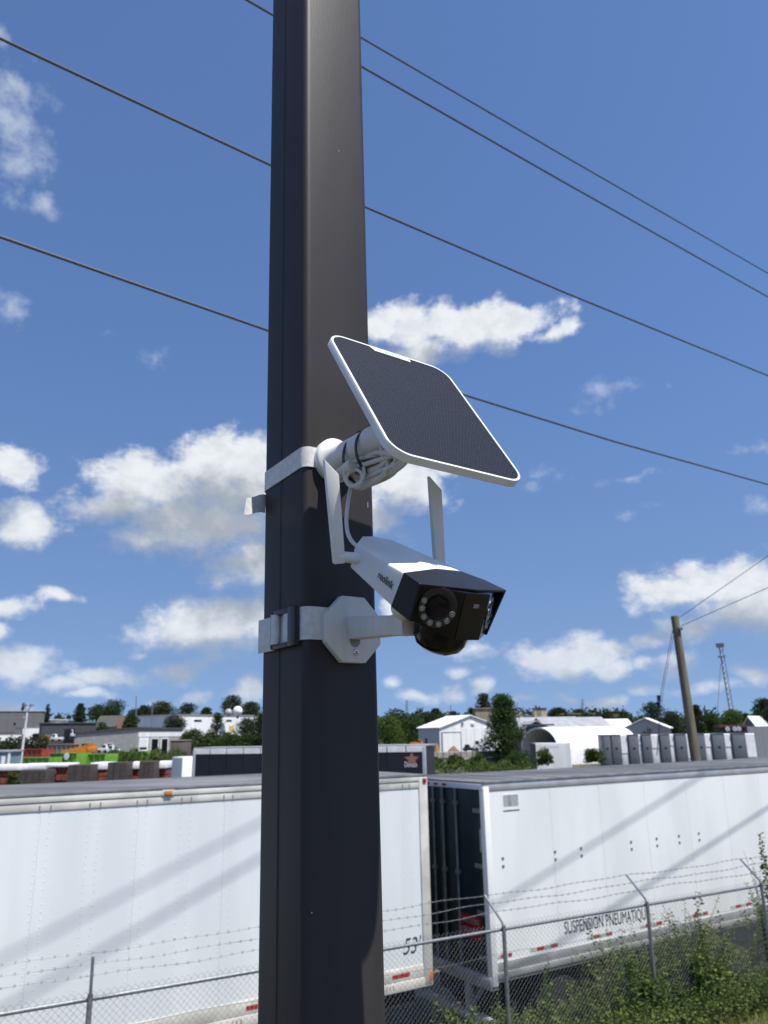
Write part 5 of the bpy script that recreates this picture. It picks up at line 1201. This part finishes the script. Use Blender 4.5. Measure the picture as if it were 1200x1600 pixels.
MB().box(F, 0, L, 0, 2.4, z(1136), z(1132.5)).build('deck', mat('dark_red', (.10, .03, .03), .6), ft); MB().box(F, .3, L - .3, .2, 2.2, 0, z(1136.2)).build('load', BLACK_STEEL, ft)
for k in (.3, .55, .7): MB().lathe(Fr(F.p(L * k, -.1, z(1139)), F.x, F.z, -F.y), [(.45, -.2), (.45, 0), (.2, .02)], 18).build('wheel', ALU, ft)
F, L = frame2(1171, 130, 1260, 130); gw = thing('grey_fence_wall', 'grey metal fence wall at the right edge behind the trailer roof', 'wall', F.o); zt = zpx(1200, 1134.5, 130)
for k in range(8): MB().box(F, L * k / 8 + .01, L * (k + 1) / 8 - .01, 0, .12, 0, zt).build('panel', mat('wall_grey', (.22, .235, .25), .6), gw)

# -- trees
tree('leafy_tree', 'tall leafy green tree standing right of the white shed', 'tree', 787, 104, 1086, 1194, 84, 'tall', LF_TREE, n=9000)
tree('conifer', 'slender dark conifer left of the lamp post top', 'tree', 35.5, 320, 1100, 1115, 7, 'cone', LF_DARK, n=700)
tree('conifer', 'pointed dark conifer right of the grey warehouse', 'tree', 74, 300, 1102, 1126, 13, 'cone', LF_DARK, n=1200)
tree('small_tree', 'small light green tree right of the pointed conifer', 'tree', 91, 310, 1117, 1130, 16, 'broad', LF_TREE, n=900)
tree('tree', 'narrow dark tree above the dark workshop', 'tree', 125, 330, 1100, 1130, 22, 'tall', LF_DARK, n=1500)
tree('tree', 'wide dome shaped dark tree behind the dark roofed house', 'tree', 171, 380, 1094.5, 1122, 66, 'broad', LF_DARK, n=3600)
G1 = 'background trees left of the steel pole'
for x, D, yt, yb, w, k, lm, lab in ((212, 340, 1109, 1132, 26, 'broad', LF_DARK, 'dark tree beside the slim mast at left'), (226, 345, 1103, 1134, 34, 'broad', LF_DARK, 'rounded dark tree above the beige garage, left one'), (254, 350, 1097, 1122, 42, 'broad', LF_DARK, 'rounded dark tree left of the white building'), (292, 360, 1100, 1120, 42, 'broad', LF_DARK, 'rounded tree behind the white building, left one'), (322, 350, 1106, 1120, 16, 'broad', LF_DARK, 'small tree peeking over the white roof'), (363, 345, 1087, 1118, 32, 'broad', LF_DARK, 'tallest tree behind the white dome'), (392, 350, 1098, 1118, 40, 'broad', LF_DARK, 'tree behind the white building next to the steel pole'),
    (338, 240, 1114, 1172, 38, 'tall', LF_DARK, 'dark conical tree in front of the white building'), (385, 230, 1124, 1172, 48, 'broad', LF_DARK, 'dark bushy tree left of the steel pole'), (408, 215, 1112, 1172, 36, 'broad', LF_DARK, 'dark bushy tree touching the steel pole'), (303, 235, 1140, 1172, 40, 'broad', LF_TREE, 'low green tree right of the beige garage'), (358, 220, 1148, 1174, 60, 'broad', LF_TREE, 'low bushes in front of the white building'), (272, 245, 1118, 1142, 34, 'broad', LF_DARK, 'dark tree at the left corner of the white building'), (205, 260, 1118, 1142, 26, 'broad', LF_DARK, 'dark tree over the beige garage roof'), (160, 262, 1128, 1142, 32, 'bush', LF_TREE, 'low green shrub on the left above the beige garage'), (292, 200, 1148, 1176, 26, 'broad', LF_DARK, 'dark shrub at the garage corner')):
    tree('tree', lab, 'tree', x, D, yt, yb, w, k, lm, G1, n=1700)
tree('bush', 'weedy green bush in front of the leftmost sheeted stack', 'bush', 22, 57, 1203, 1226, 26, 'bush', LF_LIGHT, n=1200, trunk=False)
G2 = 'background trees right of the steel pole'
for x, D, yt, yb, w, k, lm, lab in ((608, 200, 1119, 1168, 50, 'broad', LF_LIGHT, 'light green tree touching the right of the steel pole'), (645, 220, 1116, 1168, 52, 'broad', LF_TREE, 'green tree left of the white shed'), (625, 260, 1116, 1150, 50, 'broad', LF_DARK, 'dark tree behind the light green one'), (668, 280, 1113, 1140, 34, 'broad', LF_DARK, 'dark tree above the left wall of the white shed'), (681, 330, 1108, 1122, 22, 'broad', LF_DARK, 'small tree on the skyline over the white shed'), (709, 330, 1112, 1122, 18, 'broad', LF_DARK, 'tiny tree on the skyline behind the shed ridge'), (756, 255, 1084, 1110, 26, 'broad', LF_DARK, 'dark ragged tree on top of the tan block'), (736, 330, 1108, 1120, 10, 'cone', LF_DARK, 'tiny conifer near the shed ridge'),
    (872, 340, 1107, 1124, 32, 'broad', LF_DARK, 'dark tree right of the cream tower'), (905, 345, 1110, 1122, 26, 'broad', LF_DARK, 'dark tree under the far mast'), (927, 345, 1111, 1122, 16, 'broad', LF_DARK, 'small dark tree right of the far mast'), (948, 300, 1114, 1128, 24, 'broad', LF_DARK, 'dark tree left of the brown block'), (975, 330, 1113, 1126, 20, 'broad', LF_DARK, 'dark tree right of the brown block'), (1021, 200, 1099, 1140, 46, 'broad', LF_DARK, 'large dark tree behind the gabled house'), (1050, 195, 1112, 1146, 34, 'broad', LF_DARK, 'dark tree left of the wooden pole'), (1090, 190, 1102, 1146, 28, 'tall', LF_DARK, 'dark tree hidden behind the wooden pole'), (1112, 200, 1116, 1140, 30, 'broad', LF_TREE, 'green tree left of the lattice mast'), (1146, 215, 1109, 1136, 44, 'broad', LF_LIGHT, 'pale green tree at the foot of the lattice mast'), (1194, 170, 1092, 1124, 36, 'broad', LF_DARK, 'dark tree at the right edge'), (1165, 230, 1116, 1132, 20, 'broad', LF_DARK, 'small dark tree left of the white roofed barn'),
    (928, 108, 1162, 1188, 38, 'bush', LF_LIGHT, 'light green bush left of the grey units'), (850, 100, 1168, 1192, 34, 'bush', LF_LIGHT, 'light green bush in front of the white slatted container'), (812, 100, 1172, 1192, 50, 'bush', LF_TREE, 'low green bush below the open shed'), (745, 101, 1174, 1196, 34, 'bush', LF_LIGHT, 'weedy bush on the block wall left of the leafy tree'), (712, 101, 1178, 1198, 34, 'bush', LF_TREE, 'weedy bush in the middle of the block wall'), (678, 101, 1178, 1198, 38, 'bush', LF_LIGHT, 'weedy bush right of the black trailer'), (1010, 178, 1138, 1150, 30, 'bush', LF_LIGHT, 'light green shrub in front of the gabled house')):
    tree('bush' if k == 'bush' else 'tree', lab, 'bush' if k == 'bush' else 'tree', x, D, yt, yb, w, k, lm, G2, n=1700, trunk=(k != 'bush'))
# far woods closing the skyline
b = MB(); rg = random.Random(21)
for i in range(26000):
    D = rg.uniform(560, 640); X = rg.uniform(-620, 620); top = 17 + 4 * math.sin(X * .021) + 3 * math.sin(X * .083 + 1) + 2 * math.sin(X * .31); z = top * rg.random() ** .6
    b.add(leaf_quads(V((X, D, z)), V((rg.gauss(0, 1), rg.gauss(0, .5), rg.gauss(.3, 1))).normalized(), rg.uniform(1.6, 3.2), 1.5, rg), [(0, 1, 2, 3)])
tag(b.build('distant_woods', LF_DARK, fix=False), kind='stuff')

# shrub belts that close the gaps between the buildings
def belt(x0, x1, D, y0, y1, n, lm, L):
    b = MB(); rg = random.Random(int(x0) + 31)
    for i in range(n):
        x = rg.uniform(x0, x1); d = D + rg.uniform(-4, 4); e = min(1, (x - x0) / 12, (x1 - x) / 12)
        top = y0 + (y1 - y0) * (.5 + .28 * math.sin(x * .19) + .16 * math.sin(x * .47 + 2) + .1 * math.sin(x * 1.3)) + 14 * (1 - e)
        zt = max(.5, zpx(x, top, d)); z = zt * rg.random() ** .55
        b.add(leaf_quads(V((xpx(x, d, 1150), d, z)), V((rg.gauss(0, 1), rg.gauss(0, .6), rg.gauss(.4, 1))).normalized(), L * rg.uniform(.6, 1.3), L * .6, rg), [(0, 1, 2, 3)])
    tag(b.build('shrub_belt', lm, fix=False), kind='stuff')
belt(195, 425, 372, 1106, 1124, 7000, LF_DARK, 1.0)
belt(288, 430, 226, 1143, 1164, 5000, LF_TREE, .8)
belt(560, 700, 250, 1118, 1142, 6000, LF_TREE, .9)
belt(985, 1300, 260, 1112, 1136, 6000, LF_DARK, .9)
belt(860, 1000, 320, 1112, 1124, 3500, LF_DARK, 1.1)
belt(655, 835, 99, 1184, 1198, 2600, LF_LIGHT, .3)
